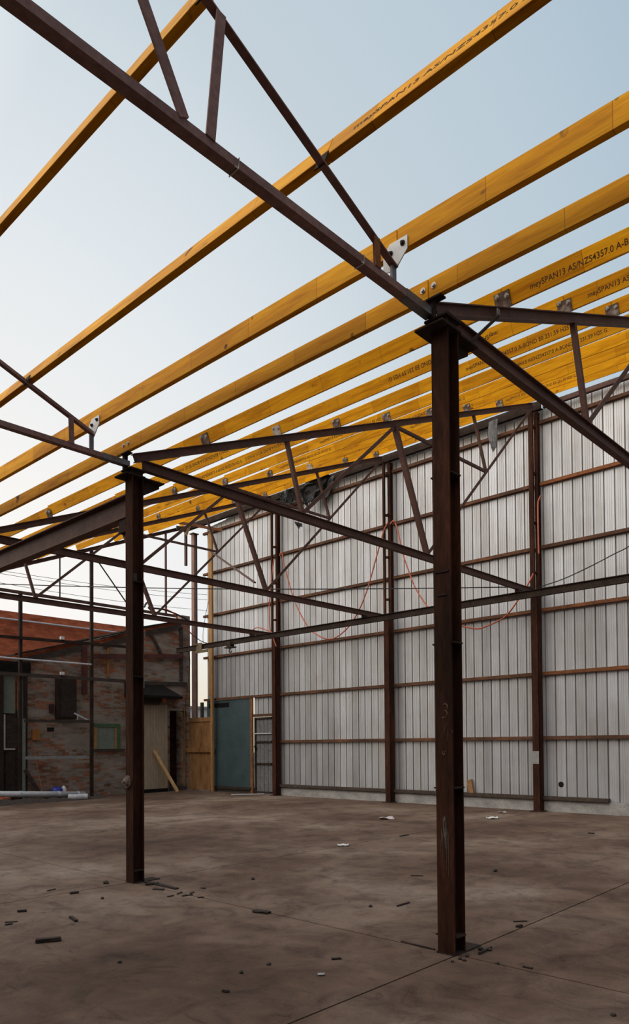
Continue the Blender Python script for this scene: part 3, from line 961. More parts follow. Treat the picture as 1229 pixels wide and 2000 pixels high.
bm = bmesh.new()
wall_piece(bm, 5.0, 8.55, -.1); wall_piece(bm, 8.55, 9.62, 3.78)
wall_piece(bm, 9.62, 14.74, -.1); wall_piece(bm, 14.74, 15.46, 2.86); wall_piece(bm, 15.46, 15.62, -.1)
struct(obj('wall_back', bm, 'brick_old'), 'old brick wall with peeling grey paint and sloping top at back left', 'wall')
struct(obj('wall_left', box(15.47, 15.62, YK + .3, 26, -.1, 5.8), 'brick_old'), 'side return of the old brick building', 'wall')
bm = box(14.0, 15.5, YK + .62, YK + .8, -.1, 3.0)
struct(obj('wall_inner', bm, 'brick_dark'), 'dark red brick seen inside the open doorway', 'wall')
bm = box(2, 17.5, 26.0, 26.3, -.1, 6.58)
struct(obj('wall_far', bm, 'brick_red'), 'tall red brick wall behind the old brick building', 'wall')
tag(recenter(obj('wall_conduit', cyl((2.2, 25.9, 6.27), (17.2, 25.9, 6.27), .035, 10), 'pvc')), 'thin pale conduit along the top of the red brick wall', 'pipe')
# roofs and fascias
for i, ((x0, z0), (x1, z1), lab) in enumerate((((9.4, 4.20), (11.5, 4.84), 'dark weathered fascia board under the lower left roof edge'),
                                               ((12.15, 4.93), (13.0, 5.24), 'dark weathered fascia board behind the second column'),
                                               ((13.75, 5.50), (15.2, 5.90), 'dark weathered fascia board under the right roof edge'))):
    o = recenter(obj('fascia_board', bar((x0, YK - .04, z0 - .07), (x1, YK - .04, z1 - .07), .06, .17), 'timber_old'))
    tag(o, lab, 'board', 'fascia boards on the brick building')
    bm = bmesh.new()
    a_, b_ = Vector((x0 - .15, 0, z0 + .10)), Vector((x1 + .1, 0, z1 + .13))
    vs = [(a_.x, a_.z), (b_.x, b_.z), (b_.x, b_.z + .05), (a_.x, a_.z + .05)]
    prism(vs, YK - .12, 25.9, bm)
    q = obj('roof_sheet', bm, 'darksteel'); struct(q, ['lower left', 'middle', 'right'][i] + ' sloping roof sheet on the brick building', 'roof')
    bm = prism([(x0, z0 + .02), (x1, z1 + .02), (x1, z1 + .128), (x0, z0 + .10)], YK + .02, YK + .2)
    struct(obj('trim_' + str(4 + i), bm, 'brick_red'), 'strip of red brick showing between fascia and roof sheet', 'trim')

# rails across the posts
YR = Y4 - .17


def hrail(u0, v0, u1, v1, hpx, mat, label, name='frame_rail', Y=YR, depth=.05, x1=None):
    p0, p1 = atY(u0, v0, Y), atY(u1, v1, Y)
    h = hpx / F * (p0 - CAM).dot(fw)
    o = recenter(obj(name, bar(p0, p1, depth, h), mat)); tag(o, label, 'rail', 'rails in front of the brick wall')
    return o


hrail(-30, 1240, 255, 1264, 6, 'darksteel', 'dark rail crossing the red brick, topmost on the left posts')
o = recenter(obj('steel_pipe', cyl(atY(-30, 1281.5, YR), atY(178, 1298, YR), .028, 12), 'pvc')); tag(o, 'pale grey pipe fixed across the two left posts', 'pipe')
hrail(-30, 1313, 255, 1331, 7, 'timber_old', 'long weathered timber rail above the dark cabinet')
hrail(48, 1408, 174, 1409, 6, 'timber_old', 'weathered timber ledge under the dark cabinet', Y=Y4 - .02)
hrail(38, 1480.5, 175, 1479, 6, 'paint_patch', 'pale grey painted ledge low on the brick wall', Y=Y4 - .02)
hrail(182, 1282, 358, 1282, 9, 'redtimber', 'dark red painted timber rail behind the second column', Y=YK - .12)
hrail(280, 1334, 365, 1336, 7, 'timber_old', 'weathered timber ledge above the small black canopy', Y=YK - .05)
p0, p1 = atY(165, 1260, YK - .05), atY(165, 1356, YK - .05)
tag(recenter(obj('timber_upright', bar(p0, p1, .17, .06, (0, 1, 0)), 'redtimber')), 'dark red timber upright beside the tall steel post', 'board')
p0, p1 = atY(211, 1264, YK - .02), atY(211, 1322, YK - .02)
tag(recenter(obj('timber_upright', bar(p0, p1, .09, .03, (0, 1, 0)), 'orange_box')), 'short orange timber upright above the green window frame', 'board')
p0, p1 = atY(354, 1226, YK - .04), atY(354, 1330, YK - .04)
tag(recenter(obj('timber_upright', bar(p0, p1, .11, .06, (0, 1, 0)), 'timber_old')), 'black weathered upright near the brick wall right end', 'board')

# doorway at the far left
xl, xr_ = 8.55, 9.62
t = empty('door_3', (9.1, YK, 0)); struct(t, 'far left doorway with pale green sheets and dark boards', 'door')
P = lambda u, v: atY(u, v, YK)
obj('frame_post', box(P(-14, 1400).x, P(5, 1400).x, YK - .08, YK + .1, 0, 3.78), 'darksteel', t)
obj('frame_post', box(P(46, 1400).x, P(52, 1400).x, YK - .06, YK + .1, 0, 3.78), 'darksteel', t)
zg = P(20, 1393).z
obj('green_sheet', box(P(5, 1400).x, P(31, 1400).x, YK + .05, YK + .07, zg, 3.72), 'palegreen', t)
obj('green_sheet', box(P(36, 1400).x, P(46, 1400).x, YK + .03, YK + .05, P(40, 1403).z, 3.72), 'palegreen', t)
obj('dark_board', box(P(5, 1400).x, P(46, 1400).x, YK + .12, YK + .14, 0, zg + .1), 'timber_old', t)
obj('lower_board', box(P(12, 1500).x, P(31, 1500).x, YK + .06, YK + .08, .12, P(20, 1468).z), 'debris', t)
bm = box(P(6, 1430).x, P(8, 1430).x, YK + .05, YK + .09, P(8, 1463).z, P(8, 1395).z)  # white strips painted in place of daylight showing through the doorway gap
box(P(9, 1430).x, P(12, 1430).x, YK + .05, YK + .09, P(8, 1463).z, P(8, 1395).z, bm)
box(P(6, 1430).x, P(31, 1430).x, YK + .04, YK + .09, P(8, 1463).z - .02, P(8, 1462).z, bm)
q = obj('daylight_strip', bm, 'white', t); q['label'] = 'white strip standing in for daylight through the gap'
obj('grey_jamb', box(P(39, 1480).x, P(47, 1480).x, YK - .10, YK - .06, .1, P(40, 1404).z), 'palegreen', t)

obj('header_board', box(P(-14, 1300).x, P(57, 1300).x, YK - .10, YK - .03, P(20, 1316).z, P(20, 1292).z), 'tar', t)
tag(recenter(obj('wall_conduit', cyl(atY(279, 1216, YK - .30), atY(281, 1372, YK - .30), .022, 8), 'pvc')), 'thin pale conduit hanging beside the second column', 'pipe')
tag(recenter(obj('timber_brace', bar(atY(296, 1240, YK - .06), atY(318, 1282, YK - .06), .09, .04, (0, 1, 0)), 'timber_old')), 'dark slanting brace board high on the brick wall right part', 'brace')
# cabinet, boxes, window on the brick wall
p0, p1 = P(107, 1404), P(143, 1322)
t = tag(empty('metal_cabinet', ((p0.x + p1.x) / 2, YK, p0.z)), 'tall dark metal cabinet fixed to the brick wall', 'cabinet')
obj('body', box(p0.x, p1.x, YK - .22, YK - .002, p0.z, p1.z, None, .008), 'darksteel', t)
obj('door', box(p0.x + .10, p1.x - .02, YK - .235, YK - .221, p0.z + .05, p1.z - .05, None, .004), 'debris', t)
p = P(99, 1384); obj('side_box', box(p.x - .06, p.x + .06, YK - .09, YK - .002, p.z - .13, p.z + .13), 'redbrick_dark', t)
p0, p1 = P(61, 1446), P(75.5, 1425)
tag(recenter(obj('junction_box', box(p0.x, p1.x, YK - .13, YK - .002, p0.z, p1.z, None, .01), 'orange_box')), 'small orange box fixed to the brick wall', 'box')
p0, p1 = P(92, 1428), P(105, 1421)
tag(recenter(obj('wall_vent', box(p0.x, p1.x, YK - .02, YK - .001, p0.z, p1.z), 'black')), 'small black vent brick in the old brick wall', 'vent')
for u, v, lab in ((121, 1246, 'small white box on the topmost left rail'), (121, 1315, 'small white box above the dark cabinet')):
    p = atY(u, v, YR - .05)
    tag(recenter(obj('light_fitting', box(p.x - .06, p.x + .06, YR - .10, YR - .026, p.z - .05, p.z + .04, None, .006), 'white')), lab, 'fitting')
p0, p1 = P(183, 1463), P(233, 1414)
t = empty('window_1', ((p0.x + p1.x) / 2, YK, p0.z)); struct(t, 'boarded window with a green painted frame in the brick wall', 'window')
bm = box(p0.x, p1.x, YK - .07, YK - .002, p1.z - .11, p1.z); box(p1.x - .12, p1.x, YK - .07, YK - .002, p0.z, p1.z - .11, bm)
obj('green_frame', bm, 'green', t)
bm = box(p0.x, p0.x + .09, YK - .06, YK - .002, p0.z, p1.z - .11); box(p1.x - .19, p1.x - .12, YK - .06, YK - .002, p0.z, p1.z - .11, bm)
obj('bare_jamb', bm, 'post_timber', t)
obj('board', box(p0.x + .09, p1.x - .19, YK - .03, YK - .002, p0.z, p1.z - .11), 'palegreen', t)
obj('window_sill', box(p0.x - .05, P(241, 1463).x, YK - .12, YK - .002, p0.z - .06, p0.z), 'timber_old', t)

# canopy, cream panel, plank
t = tag(empty('door_canopy', (14, YK, 3.3)), 'small black sloping canopy above the cream panel', 'canopy')
x0, x1 = 12.95, 15.0
bm = bmesh.new()
yo = YK - .75
top = [bm.verts.new((x0, YK - .01, 3.76)), bm.verts.new((14.42, YK - .01, 3.74))]
ft = [bm.verts.new((x0, yo, 3.30)), bm.verts.new((x1 - .25, yo, 3.30)), bm.verts.new((x1 + .05, YK - .01, 3.34))]
fb = [bm.verts.new((x0, yo, 3.22)), bm.verts.new((x1 - .25, yo, 3.22)), bm.verts.new((x1 + .05, YK - .01, 3.26)), bm.verts.new((x0, YK - .01, 3.26))]
bm.faces.new((top[0], ft[0], ft[1], top[1])); bm.faces.new((top[1], ft[1], ft[2]))
bm.faces.new((ft[0], fb[0], fb[1], ft[1])); bm.faces.new((ft[1], fb[1], fb[2], ft[2])); bm.faces.new((fb[0], fb[3], fb[2], fb[1]))
bm.faces.new((top[0], top[1], ft[2], fb[2], fb[3])); bm.faces.new((top[0], fb[3], fb[0], ft[0]))
obj('roof', bm, 'tar', t)
obj('bracket', box(14.10, 14.26, YK - .5, YK - .002, 3.10, 3.24), 'orange_box', t)
obj('lintel', box(13.0, 14.05, YK - .45, YK - .002, 3.02, 3.235), 'debris', t)
yp = YK - .22
bm = bmesh.new()
zb_, zt_ = fz(14) + .12, 3.03
n = 13; xa, xb = 13.0, 14.50
pr = []
for i in range(n):
    w = (xb - xa) / n; q = xa + i * w
    pr += [(q, 0), (q + w * .86, 0), (q + w * .89, .012), (q + w * .97, .012)]
pr.append((xb, 0))
fr_ = [bm.verts.new((x, yp + d, zb_)) for x, d in pr]; fh = [bm.verts.new((x, yp + d, zt_)) for x, d in pr]
bk = [bm.verts.new((xa, yp + .05, zb_)), bm.verts.new((xb, yp + .05, zb_)), bm.verts.new((xb, yp + .05, zt_)), bm.verts.new((xa, yp + .05, zt_))]
for i in range(len(pr) - 1): bm.faces.new((fr_[i], fr_[i + 1], fh[i + 1], fh[i]))
bm.faces.new(bk[::-1]); bm.faces.new((fr_[0], fh[0], bk[3], bk[0])); bm.faces.new((fr_[-1], bk[1], bk[2], fh[-1]))
bm.faces.new(fh + [bk[2], bk[3]]); bm.faces.new(fr_[::-1] + [bk[0], bk[1]])
o = obj('grooved_panel', bm, 'cream'); tag(recenter(o), 'cream grooved sheet panel standing against the brick wall', 'panel')
tag(recenter(obj('timber_sleeper', box(13.0, 14.5, yp - .02, yp + .12, fz(14), fz(14) + .115), 'black')), 'black timber sleeper under the cream panel', 'timber')
p1 = atF(347, 1548, .03); p0 = atY(301, 1466, yp - .05)
tag(recenter(obj('timber_plank', bar(p1, p0, .11, .045, (0, -1, .3)), 'timber_fresh')), 'fresh pale pine plank leaning against the cream panel', 'plank')
p = atF(352, 1541, 0)
tag(recenter(obj('concrete_step', box(14.72, 15.4, YK - .12, YK + .55, fz(15) - .02, fz(15) + .14, None, .02), 'stone')), 'rough low concrete step in the open doorway', 'step')
x = atY(361, 1450, YK - .1).x
tag(recenter(obj('timber_upright', bar((x, YK - .06, fz(x)), (x + .02, YK - .06, 3.0), .05, .05, (0, 1, 0)), 'ply')), 'thin brown timber upright beside the open doorway', 'board')

# plywood hoarding and tall timber post
t = tag(empty('plywood_hoarding', (15.36, 20, 0)), 'orange brown plywood hoarding between the end post and timber post', 'fence')
pz = atX(390, 1402, 15.40).z
obj('panel', box(15.40, 15.418, 19.30, 20.60, fz(15.4) + .03, pz), 'ply', t)
obj('rail', box(15.33, 15.398, 19.13, 20.85, 1.40, 1.56, None, .006), 'ply', t)
obj('top_rail', box(15.37, 15.40, 19.33, 20.55, pz - .14, pz + .01), 'ply', t)
yk = 19.10
t = tag(empty('timber_post', (15.27, yk, 0)), 'tall yellow timber post before the metal wall left end', 'post')
obj('post', box(15.21, 15.29, yk - .06, yk + .05, fz(15.2), 9.0, None, .005), 'post_timber', t)
obj('side_plank', box(15.21, 15.255, yk + .052, yk + .13, 3.3, 8.8, None, .004), 'post_timber', t)

# teal sliding panel + narrow sheet door
t = empty('door_1', (15.44, 18.3, 0)); struct(t, 'large faded teal door panel at the wall end', 'door')
ya, yb = atX(490, 1400, 15.44).y, 19.60
obj('leaf', box(15.43, 15.465, ya, yb, fz(15.4) + .17, 3.15), 'teal', t)
obj('stile', box(15.40, 15.45, ya - .12, ya - .005, fz(15.4), 3.15), 'rust_post', t)
obj('bottom_channel', box(15.40, 15.46, ya - .05, yb - .2, fz(15.4) + .10, fz(15.4) + .19), 'debris', t)
p0, p1 = atX(408, 1383, 15.42), atX(447, 1372, 15.42)
obj('vent', box(15.415, 15.43, p1.y, p0.y, p0.z, p1.z), 'black', t)
t = empty('door_2', (15.40, 16.8, 0)); struct(t, 'narrow rusted sheet door standing slightly ajar', 'door')
yh = 16.34; L = .84; an = math.radians(-3.5)
dx, dy = -math.sin(an), math.cos(an)
def dpt(s, off, z): return Vector((15.43 + dx * s + off * math.cos(an), yh + dy * s + off * math.sin(an), z))
bm = bmesh.new()
pr = []
s = 0
while s < L - .01:
    w = min(.20, L - s); pr += [(s, 0), (s + .01, .02), (s + .03, .02), (s + .04, 0), (s + .1, 0), (s + .106, .006), (s + .114, .006), (s + .12, 0)]; s += w
pr.append((L, 0))
lo = [bm.verts.new(dpt(s_, o_, fz(15.4) + .03)) for s_, o_ in pr]; hi = [bm.verts.new(dpt(s_, o_, 2.52)) for s_, o_ in pr]
for i in range(len(pr) - 1): bm.faces.new((lo[i], lo[i + 1], hi[i + 1], hi[i]))
d2 = obj('leaf', bm, 'grey_flap', t)
mm = d2.modifiers.new('thickness', 'SOLIDIFY'); mm.thickness = .002
for z, m in ((.35 + .7, 'darksteel'), (1.74, 'darksteel'), (2.02 - .02, 'zinc'), (2.49, 'darksteel'), (.15, 'darksteel')):
    bm = bar(dpt(.02, -.03, z), dpt(L - .02, -.03, z), .04, .05 if m != 'zinc' else .03)
    obj('rail', bm, m, t)
obj('rail', bar(dpt(L - .02, -.03, .1), dpt(L - .02, -.03, 2.52), .04, .04), 'darksteel', t)
obj('latch', bar(dpt(L - .06, -.05, 1.5), dpt(L - .06, -.09, 1.62), .05, .05), 'black', t)
obj('head_frame', box(15.40, 15.47, 16.12, 17.2, 2.53, 2.62), 'girt', t)
p = atF(498, 1552, .006)
tag(recenter(obj('sheet_offcut', bar(p + Vector((-.5, .55, 0)), p + Vector((.25, -.15, .01)), .22, .008), 'zinc')), 'pale flat sheet offcut lying before the narrow sheet door', 'sheet')

# black torn lining at wall top --------------------------------------------------
def crumple(name, outline, X, mat, label, amp=.06, seed=1, cat='sheet'):
    """outline: pixel polygon on the plane x = X; a thin wavy sheet is hung inside it"""
    rnd = random.Random(seed)
    P = [atX(u, v, X) for u, v in outline]
    bm = bmesh.new()
    f = bm.faces.new([bm.verts.new(p) for p in P])
    bmesh.ops.triangulate(bm, faces=[f])
    bmesh.ops.subdivide_edges(bm, edges=bm.edges[:], cuts=4, use_grid_fill=True)
    for v in bm.verts:
        v.co.x -= amp * (1 + math.sin(v.co.y * 17 + seed) * .6 + math.sin(v.co.z * 5 + v.co.y * 9) * .5 + rnd.uniform(-.3, .3))
    r = bmesh.ops.extrude_face_region(bm, geom=bm.faces[:])
    for v in r['geom']:
        if isinstance(v, bmesh.types.BMVert): v.co.x += .012
    o = recenter(obj(name, bm, mat)); tag(o, label, cat)
    return o


crumple('torn_lining', [(595, 958), (603, 940), (622, 930), (640, 925), (650, 930), (640, 945), (634, 960), (628, 975), (615, 968), (609, 985), (601, 998), (596, 980)], 15.2, 'black', 'torn black plastic lining bunched at the wall top left of centre', .10, 2)
crumple('torn_lining', [(548, 968), (556, 960), (578, 954), (580, 972), (572, 975), (570, 985), (564, 972), (560, 980), (553, 982)], 15.2, 'black', 'ragged black lining strip at the wall top above the sheet door column', .06, 5)
crumple('torn_lining', [(615, 962), (628, 950), (640, 935), (655, 930), (648, 955), (636, 975), (620, 972)], 15.3, 'grey_flap', 'grey torn lining behind the bunched black plastic', .05, 9)
crumple('torn_lining', [(957, 826), (974, 818), (973, 855), (970, 872), (965, 884), (964, 862), (957, 850)], 15.25, 'grey_flap', 'grey torn flap hanging from the wall top near grey-patched column', .05, 7)
crumple('torn_lining', [(577, 1019), (590, 1022), (592, 1030), (587, 1028), (584, 1033), (581, 1027)], 15.2, 'black', 'tiny black scrap hanging on the wall below the truss chord', .03, 4)

# hoses and cables ---------------------------------------------------------------
def hose(pts, X, r, mat, label, name='orange_hose', cat='hose'):
    o = recenter(obj(name, tube([atX(u, v, X) for u, v in pts], r, 8), mat, smooth=True)); tag(o, label, cat)
    return o


hose([(547, 1086), (549, 1079), (552, 1084), (556, 1106), (575, 1172), (600, 1222), (617, 1238), (639, 1248), (658, 1244), (683, 1222), (702.6, 1189), (719, 1147), (736, 1086), (749.6, 1038), (758, 1020)], 15.05, .018, 'hose', 'orange hose looped from sheet door column to the middle wall column')
hose([(762, 1024), (770, 1017), (777, 1037), (788, 1084), (797, 1111), (810, 1145), (824, 1169), (840, 1190), (862, 1208), (885, 1218), (903, 1223), (932, 1228), (951, 1223), (986, 1205), (1011, 1174), (1033, 1139), (1042, 1120)], 15.05, .018, 'hose', 'orange hose looped from middle wall column to the grey-patched wall column')
hose([(1057, 968), (1053, 976), (1051, 990), (1052, 1060), (1053, 1082)], 15.16, .018, 'hose', 'short orange hose hanging beside the grey-patched wall column')
hose([(535, 1092), (532, 1120), (528, 1160), (526, 1187), (527, 1224), (530, 1236), (535, 1250), (540, 1263)], 15.1, .018, 'hose', 'orange hose drop beside the sheet door wall column')
hose([(487, 1240), (497, 1228), (507, 1226), (521, 1231), (532, 1236)], 14.9, .016, 'hose', 'small orange hose arc resting above the crane rail')
P = [atY(u, v, Y4 - .25) for u, v in ((322, 1189), (338, 1197), (347, 1209), (352, 1212), (364, 1228), (380, 1243))]
tag(recenter(obj('orange_hose', tube(P, .022, 8), 'hose', smooth=True)), 'orange hose trailing over the brick wall right end', 'hose')
a_, b_ = atY(-40, 1139.5, Y4 - .35), atX(1040, 1146, 15.1)
tag(recenter(obj('steel_cable', tube([a_.lerp(b_, i / 10) + Vector((0, 0, -.10 * math.sin(PI * i / 10))) for i in range(11)], .013, 6), 'cable')), 'long taut black cable from far left to the grey-patched wall column', 'cable')
hose([(1056, 1146), (1100, 1131), (1150, 1108), (1200, 1082), (1229, 1067), (1300, 1020)], 15.0, .012, 'cable', 'thin dark cable rising right from the grey-patched wall column', 'steel_cable', 'cable')
hose([(410, 1162), (402, 1200), (397, 1235), (397, 1257)], 15.3, .008, 'cable', 'thin dark cable hanging off the metal wall left end', 'steel_cable', 'cable')
P = [atY(u, v, Y4 - .22) for u, v in ((282, 1186), (286, 1178), (292, 1178), (298, 1186), (296, 1192), (290, 1186), (300, 1188), (318, 1190), (336, 1196), (352, 1203), (362, 1208), (370, 1216))]
tag(recenter(obj('cable_bundle', tube(P, .03, 8), 'cable')), 'looped black cable bundle on the gable rail beside the second column', 'cable')
P = [atY(u, v, Y4 - .22) for u, v in ((381, 1243), (388, 1249), (395, 1253), (404, 1256))]
tag(recenter(obj('steel_cable', tube(P, .014, 6), 'cable')), 'short black cable from the orange hose end to the crane rail', 'cable')
P = [atY(u, v, YK - .08) for u, v in ((366, 1268), (371, 1290), (368, 1330), (363, 1370), (362, 1400))]
tag(recenter(obj('steel_cable', tube(P, .012, 6), 'cable')), 'thin dark cable hanging down the brick wall right end', 'cable')
for k, (v0, v1) in enumerate(((1113, 1147), (1118, 1157), (1136, 1178))):
    a_, b_ = atY(-60, v0 - 8, 60), atY(420, v1 + 16, 60)
    tag(recenter(obj('power_line', tube([a_.lerp(b_, i / 8) + Vector((0, 0, -.3 * math.sin(PI * i / 8))) for i in range(9)], .02, 5), 'cable')),
        ['upper', 'middle', 'lower'][k] + ' of three faint power lines in the sky above the red wall', 'wire', 'distant power lines')

# leaning things and floor bits at the brick wall
a_, b_ = atY(83, 1549, 20.3) + Vector((0, .4, 0)), atY(62, 1446, YK - .03)
tag(recenter(obj('broom_pole', cyl(a_ + Vector((0, -.4, .01)), b_, .014, 8), 'pole')), 'thin reddish pole leaning on the wall under the orange box', 'pole')
a_, b_ = atY(49, 1503, YK - .15), atY(78, 1549, YK - .15)
tag(recenter(obj('timber_brace', bar(a_, b_, .09, .05, (0, 1, 0)), 'timber_old')), 'dark slanting timber brace low at the far left doorway', 'brace')
t = tag(empty('bent_bracket', (11, YK - .2, 2.5)), 'bent pale metal bracket beside the dark cabinet', 'bracket')
Q = lambda u, v: atY(u + 2, v, YK - .27)
obj('arm', bar(Q(143, 1393), Q(171, 1407), .05, .02, (0, 1, 0)), 'zinc', t)
obj('foot', bar(Q(170, 1407), Q(180, 1405), .05, .02, (0, 1, 0)), 'zinc', t)
obj('strut', bar(Q(150, 1398), Q(148, 1411), .02, .02, (0, 1, 0)), 'zinc', t)
yq = 20.05
xa, xb = atY(-40, 1551, yq).x, atY(165, 1551, yq).x
t = tag(empty('drain_pipe', (xa, yq, 0)), 'long pale plastic drain pipe lying along the brick wall', 'pipe')
r = .085
za, zb2 = atY(-40, 1551, yq).z, atY(165, 1551, yq).z
obj('pipe', cyl((xa, yq, za), (xb, yq, zb2), r, 18), 'pvc', t, True)
for u in (38, 112, 150):
    q_ = atY(u, 1551, yq); obj('collar', cyl((q_.x, yq, q_.z), (q_.x + .06, yq, q_.z), r * 1.07, 18), 'pvc', t)
xa, xb = atY(137, 1553, yq - .25).x, atY(167, 1553, yq - .25).x
t = tag(empty('drain_pipe', (xa, yq - .3, 0)), 'short open-ended pale pipe bend beside the long drain pipe end', 'pipe')
bm = bmesh.new()
pts_ = smooth_path([(xa, yq - .16, fz(xa) + .10), (xa + .15, yq - .28, fz(xa) + .09), (xb - .1, yq - .30, fz(xb) + .09), (xb + .02, yq - .36, fz(xb) + .09)], 4)
n = 16; rings = []
for rad in (.088, .074):
    rg = []
    for i, p in enumerate(pts_):
        d = (pts_[min(i + 1, len(pts_) - 1)] - pts_[max(i - 1, 0)]).normalized(); s_ = d.cross(Vector((0, 0, 1))).normalized(); u_ = s_.cross(d)
        rg.append([bm.verts.new(p + (s_ * math.cos(2 * PI * j / n) + u_ * math.sin(2 * PI * j / n)) * rad) for j in range(n)])
    rings.append(rg)
for rg in rings:
    for a_, b_ in zip(rg, rg[1:]):
        for j in range(n): bm.faces.new((a_[j], a_[(j + 1) % n], b_[(j + 1) % n], b_[j]))
for e0 in (0, -1):
    for j in range(n): bm.faces.new((rings[0][e0][j], rings[0][e0][(j + 1) % n], rings[1][e0][(j + 1) % n], rings[1][e0][j]))
obj('pipe', bm, 'pvc', t, True)
rb_ = random.Random(21); bm = bmesh.new()
nx = 40; cs = [(.0, 0), (.12, .6), (.3, 1.0), (.5, .85), (.62, 0)]
rows_ = []
for i in range(nx + 1):
    x = 6.5 + i * (11.7 - 6.5) / nx; h = max(.03, .19 - .035 * max(0, x - 8.2)) * rb_.uniform(.7, 1.1)
    rows_.append([bm.verts.new((x + rb_.uniform(-.03, .03), 20.1 - .45 + c * 1.05 + rb_.uniform(-.03, .03), fz(x) - .01 + h * hh)) for c, hh in cs])
for a_, b_ in zip(rows_, rows_[1:]):
    for j in range(len(cs) - 1): bm.faces.new((a_[j], a_[j + 1], b_[j + 1], b_[j]))
o = obj('rubble', bm, 'stone', None, True); o['kind'] = 'stuff'; o['label'] = 'low bank of dirt and rubble along the brick wall foot'; o['category'] = 'rubble'
tag(recenter(obj('plastic_bag', lump((atY(111, 1540, 20.35).x, 20.35, fz(10.5) + .10), .19, 4, (1, .7, .95)), 'blue', smooth=True)), 'crumpled blue plastic bag behind the drain pipe', 'bag')
tag(recenter(obj('plastic_bag', lump((atY(124, 1540, 20.35).x, 20.35, fz(10.5) + .10), .14, 6, (.6, .6, 1.3)), 'white', smooth=True)), 'small white plastic bag beside the blue bag', 'bag')
p = atY(8, 1538, 20.4)
tag(recenter(obj('brick_rubble', lump((p.x, 20.4, fz(p.x)), .16, 8, (1.4, .8, .8)), 'brick_red')), 'small heap of red brick rubble at the far left doorway foot', 'rubble')

# block leaning on the metal wall, hole, rail etc.
a_, b_ = atX(921, 1552, 15.40), atX(917, 1523, 15.44)
tag(recenter(obj('wood_block', bar(a_, b_, .14, .04, (1, 0, 0)), 'ply')), 'short brown timber offcut leaning on the metal wall', 'block')
p = atX(1096, 1532, 15.47)
tag(recenter(obj('pipe_hole', cyl((XW - .012, p.y, p.z), (XW + .02, p.y, p.z), .062, 18), 'black')), 'round black hole patch low on the metal wall right side', 'hole')

# floor debris ---------------------------------------------------------------------
def stick(u0, v0, u1, v1, w, h, label, mat='debris', name='wood_scrap', cat='scrap'):
    p, q = atF(u0, v0, h / 2), atF(u1, v1, h / 2)
    bm = bar(p, q, w, h)
    bmesh.ops.subdivide_edges(bm, edges=bm.edges[:], cuts=2, use_grid_fill=True)
    rnd = random.Random(int(u0 * 7 + v0))
    for v in bm.verts: v.co += Vector((rnd.uniform(-1, 1) * w * .12, rnd.uniform(-1, 1) * w * .12, rnd.uniform(0, 1) * h * .15))
    return tag(recenter(obj(name, bm, mat)), label, cat, 'wood scraps on the concrete floor')


stick(70, 1842, 119, 1837, .05, .03, 'largest dark wood stick lying on the floor at lower left')
stick(34, 1782, 52, 1780.5, .03, .02, 'short dark wood stick near the left edge of the floor')
stick(10, 1802, 34, 1801, .012, .008, 'thin dark splinter at the left frame edge')
stick(10, 1807, 24, 1805, .03, .01, 'small dark flake just below the thin splinter at left edge')
stick(138, 1793, 149, 1801, .03, .02, 'short slanting dark stick left of the second column')
stick(137, 1746.5, 154, 1744.5, .03, .02, 'dark stick on the slab nearest left of the second column')
stick(92, 1741, 108, 1737, .012, .01, 'thin dark twig on the slab joint left of the second column')
stick(284, 1723, 346, 1737, .06, .015, 'long dark splintered board at the foot of the second column')
stick(300, 1737, 320, 1738.5, .05, .012, 'small dark board just below the long splintered board')
stick(284, 1729, 310, 1727, .05, .02, 'dark board stub touching the second column foot')
for k, (u, v, du, dv) in enumerate(((327, 1752, 12, -2), (347, 1747, 8, -4), (356, 1751, 20, -3), (386, 1754, 12, -1), (372, 1746, 7, -3), (393, 1735, 8, 1))):
    stick(u, v, u + du, v + dv, .02, .01, 'dark wood chip scattered right of the second column foot').__setitem__('group', 'wood chips by the second column')
stick(497, 1781, 526, 1784.5, .07, .02, 'dark flat chunk on the floor between the two columns')
stick(435, 1937, 447, 1939, .02, .015, 'small dark splinter at bottom centre of the floor')
stick(648, 1874.5, 666, 1873, .025, .012, 'dark stick on the floor left of the near column foot')
stick(776, 1771, 800, 1764, .014, .014, 'thin bent twig left of the near column')
stick(803, 1711, 827, 1711.5, .014, .01, 'thin dark splinter left of the near column shaft')
stick(1003, 1801, 1030, 1800, .012, .01, 'thin dark splinter beside the joint right of the near column')
stick(1010, 1812, 1019, 1810, .03, .02, 'short dark chip on the joint right of the near column')
stick(1022, 1889, 1040, 1893, .02, .01, 'dark splinter right of the near column foot')
stick(936, 1865, 960, 1853, .016, .018, 'dark bar at the near column base plate edge')
stick(1150, 1628, 1160, 1629, .04, .02, 'tiny dark chip far right on the floor')
stick(782, 1634, 798, 1631, .03, .015, 'small dark chip on the floor before the metal wall')
stick(784, 1839, 849, 1855, .02, .008, 'dark grit line along the floor joint left of the near column foot')
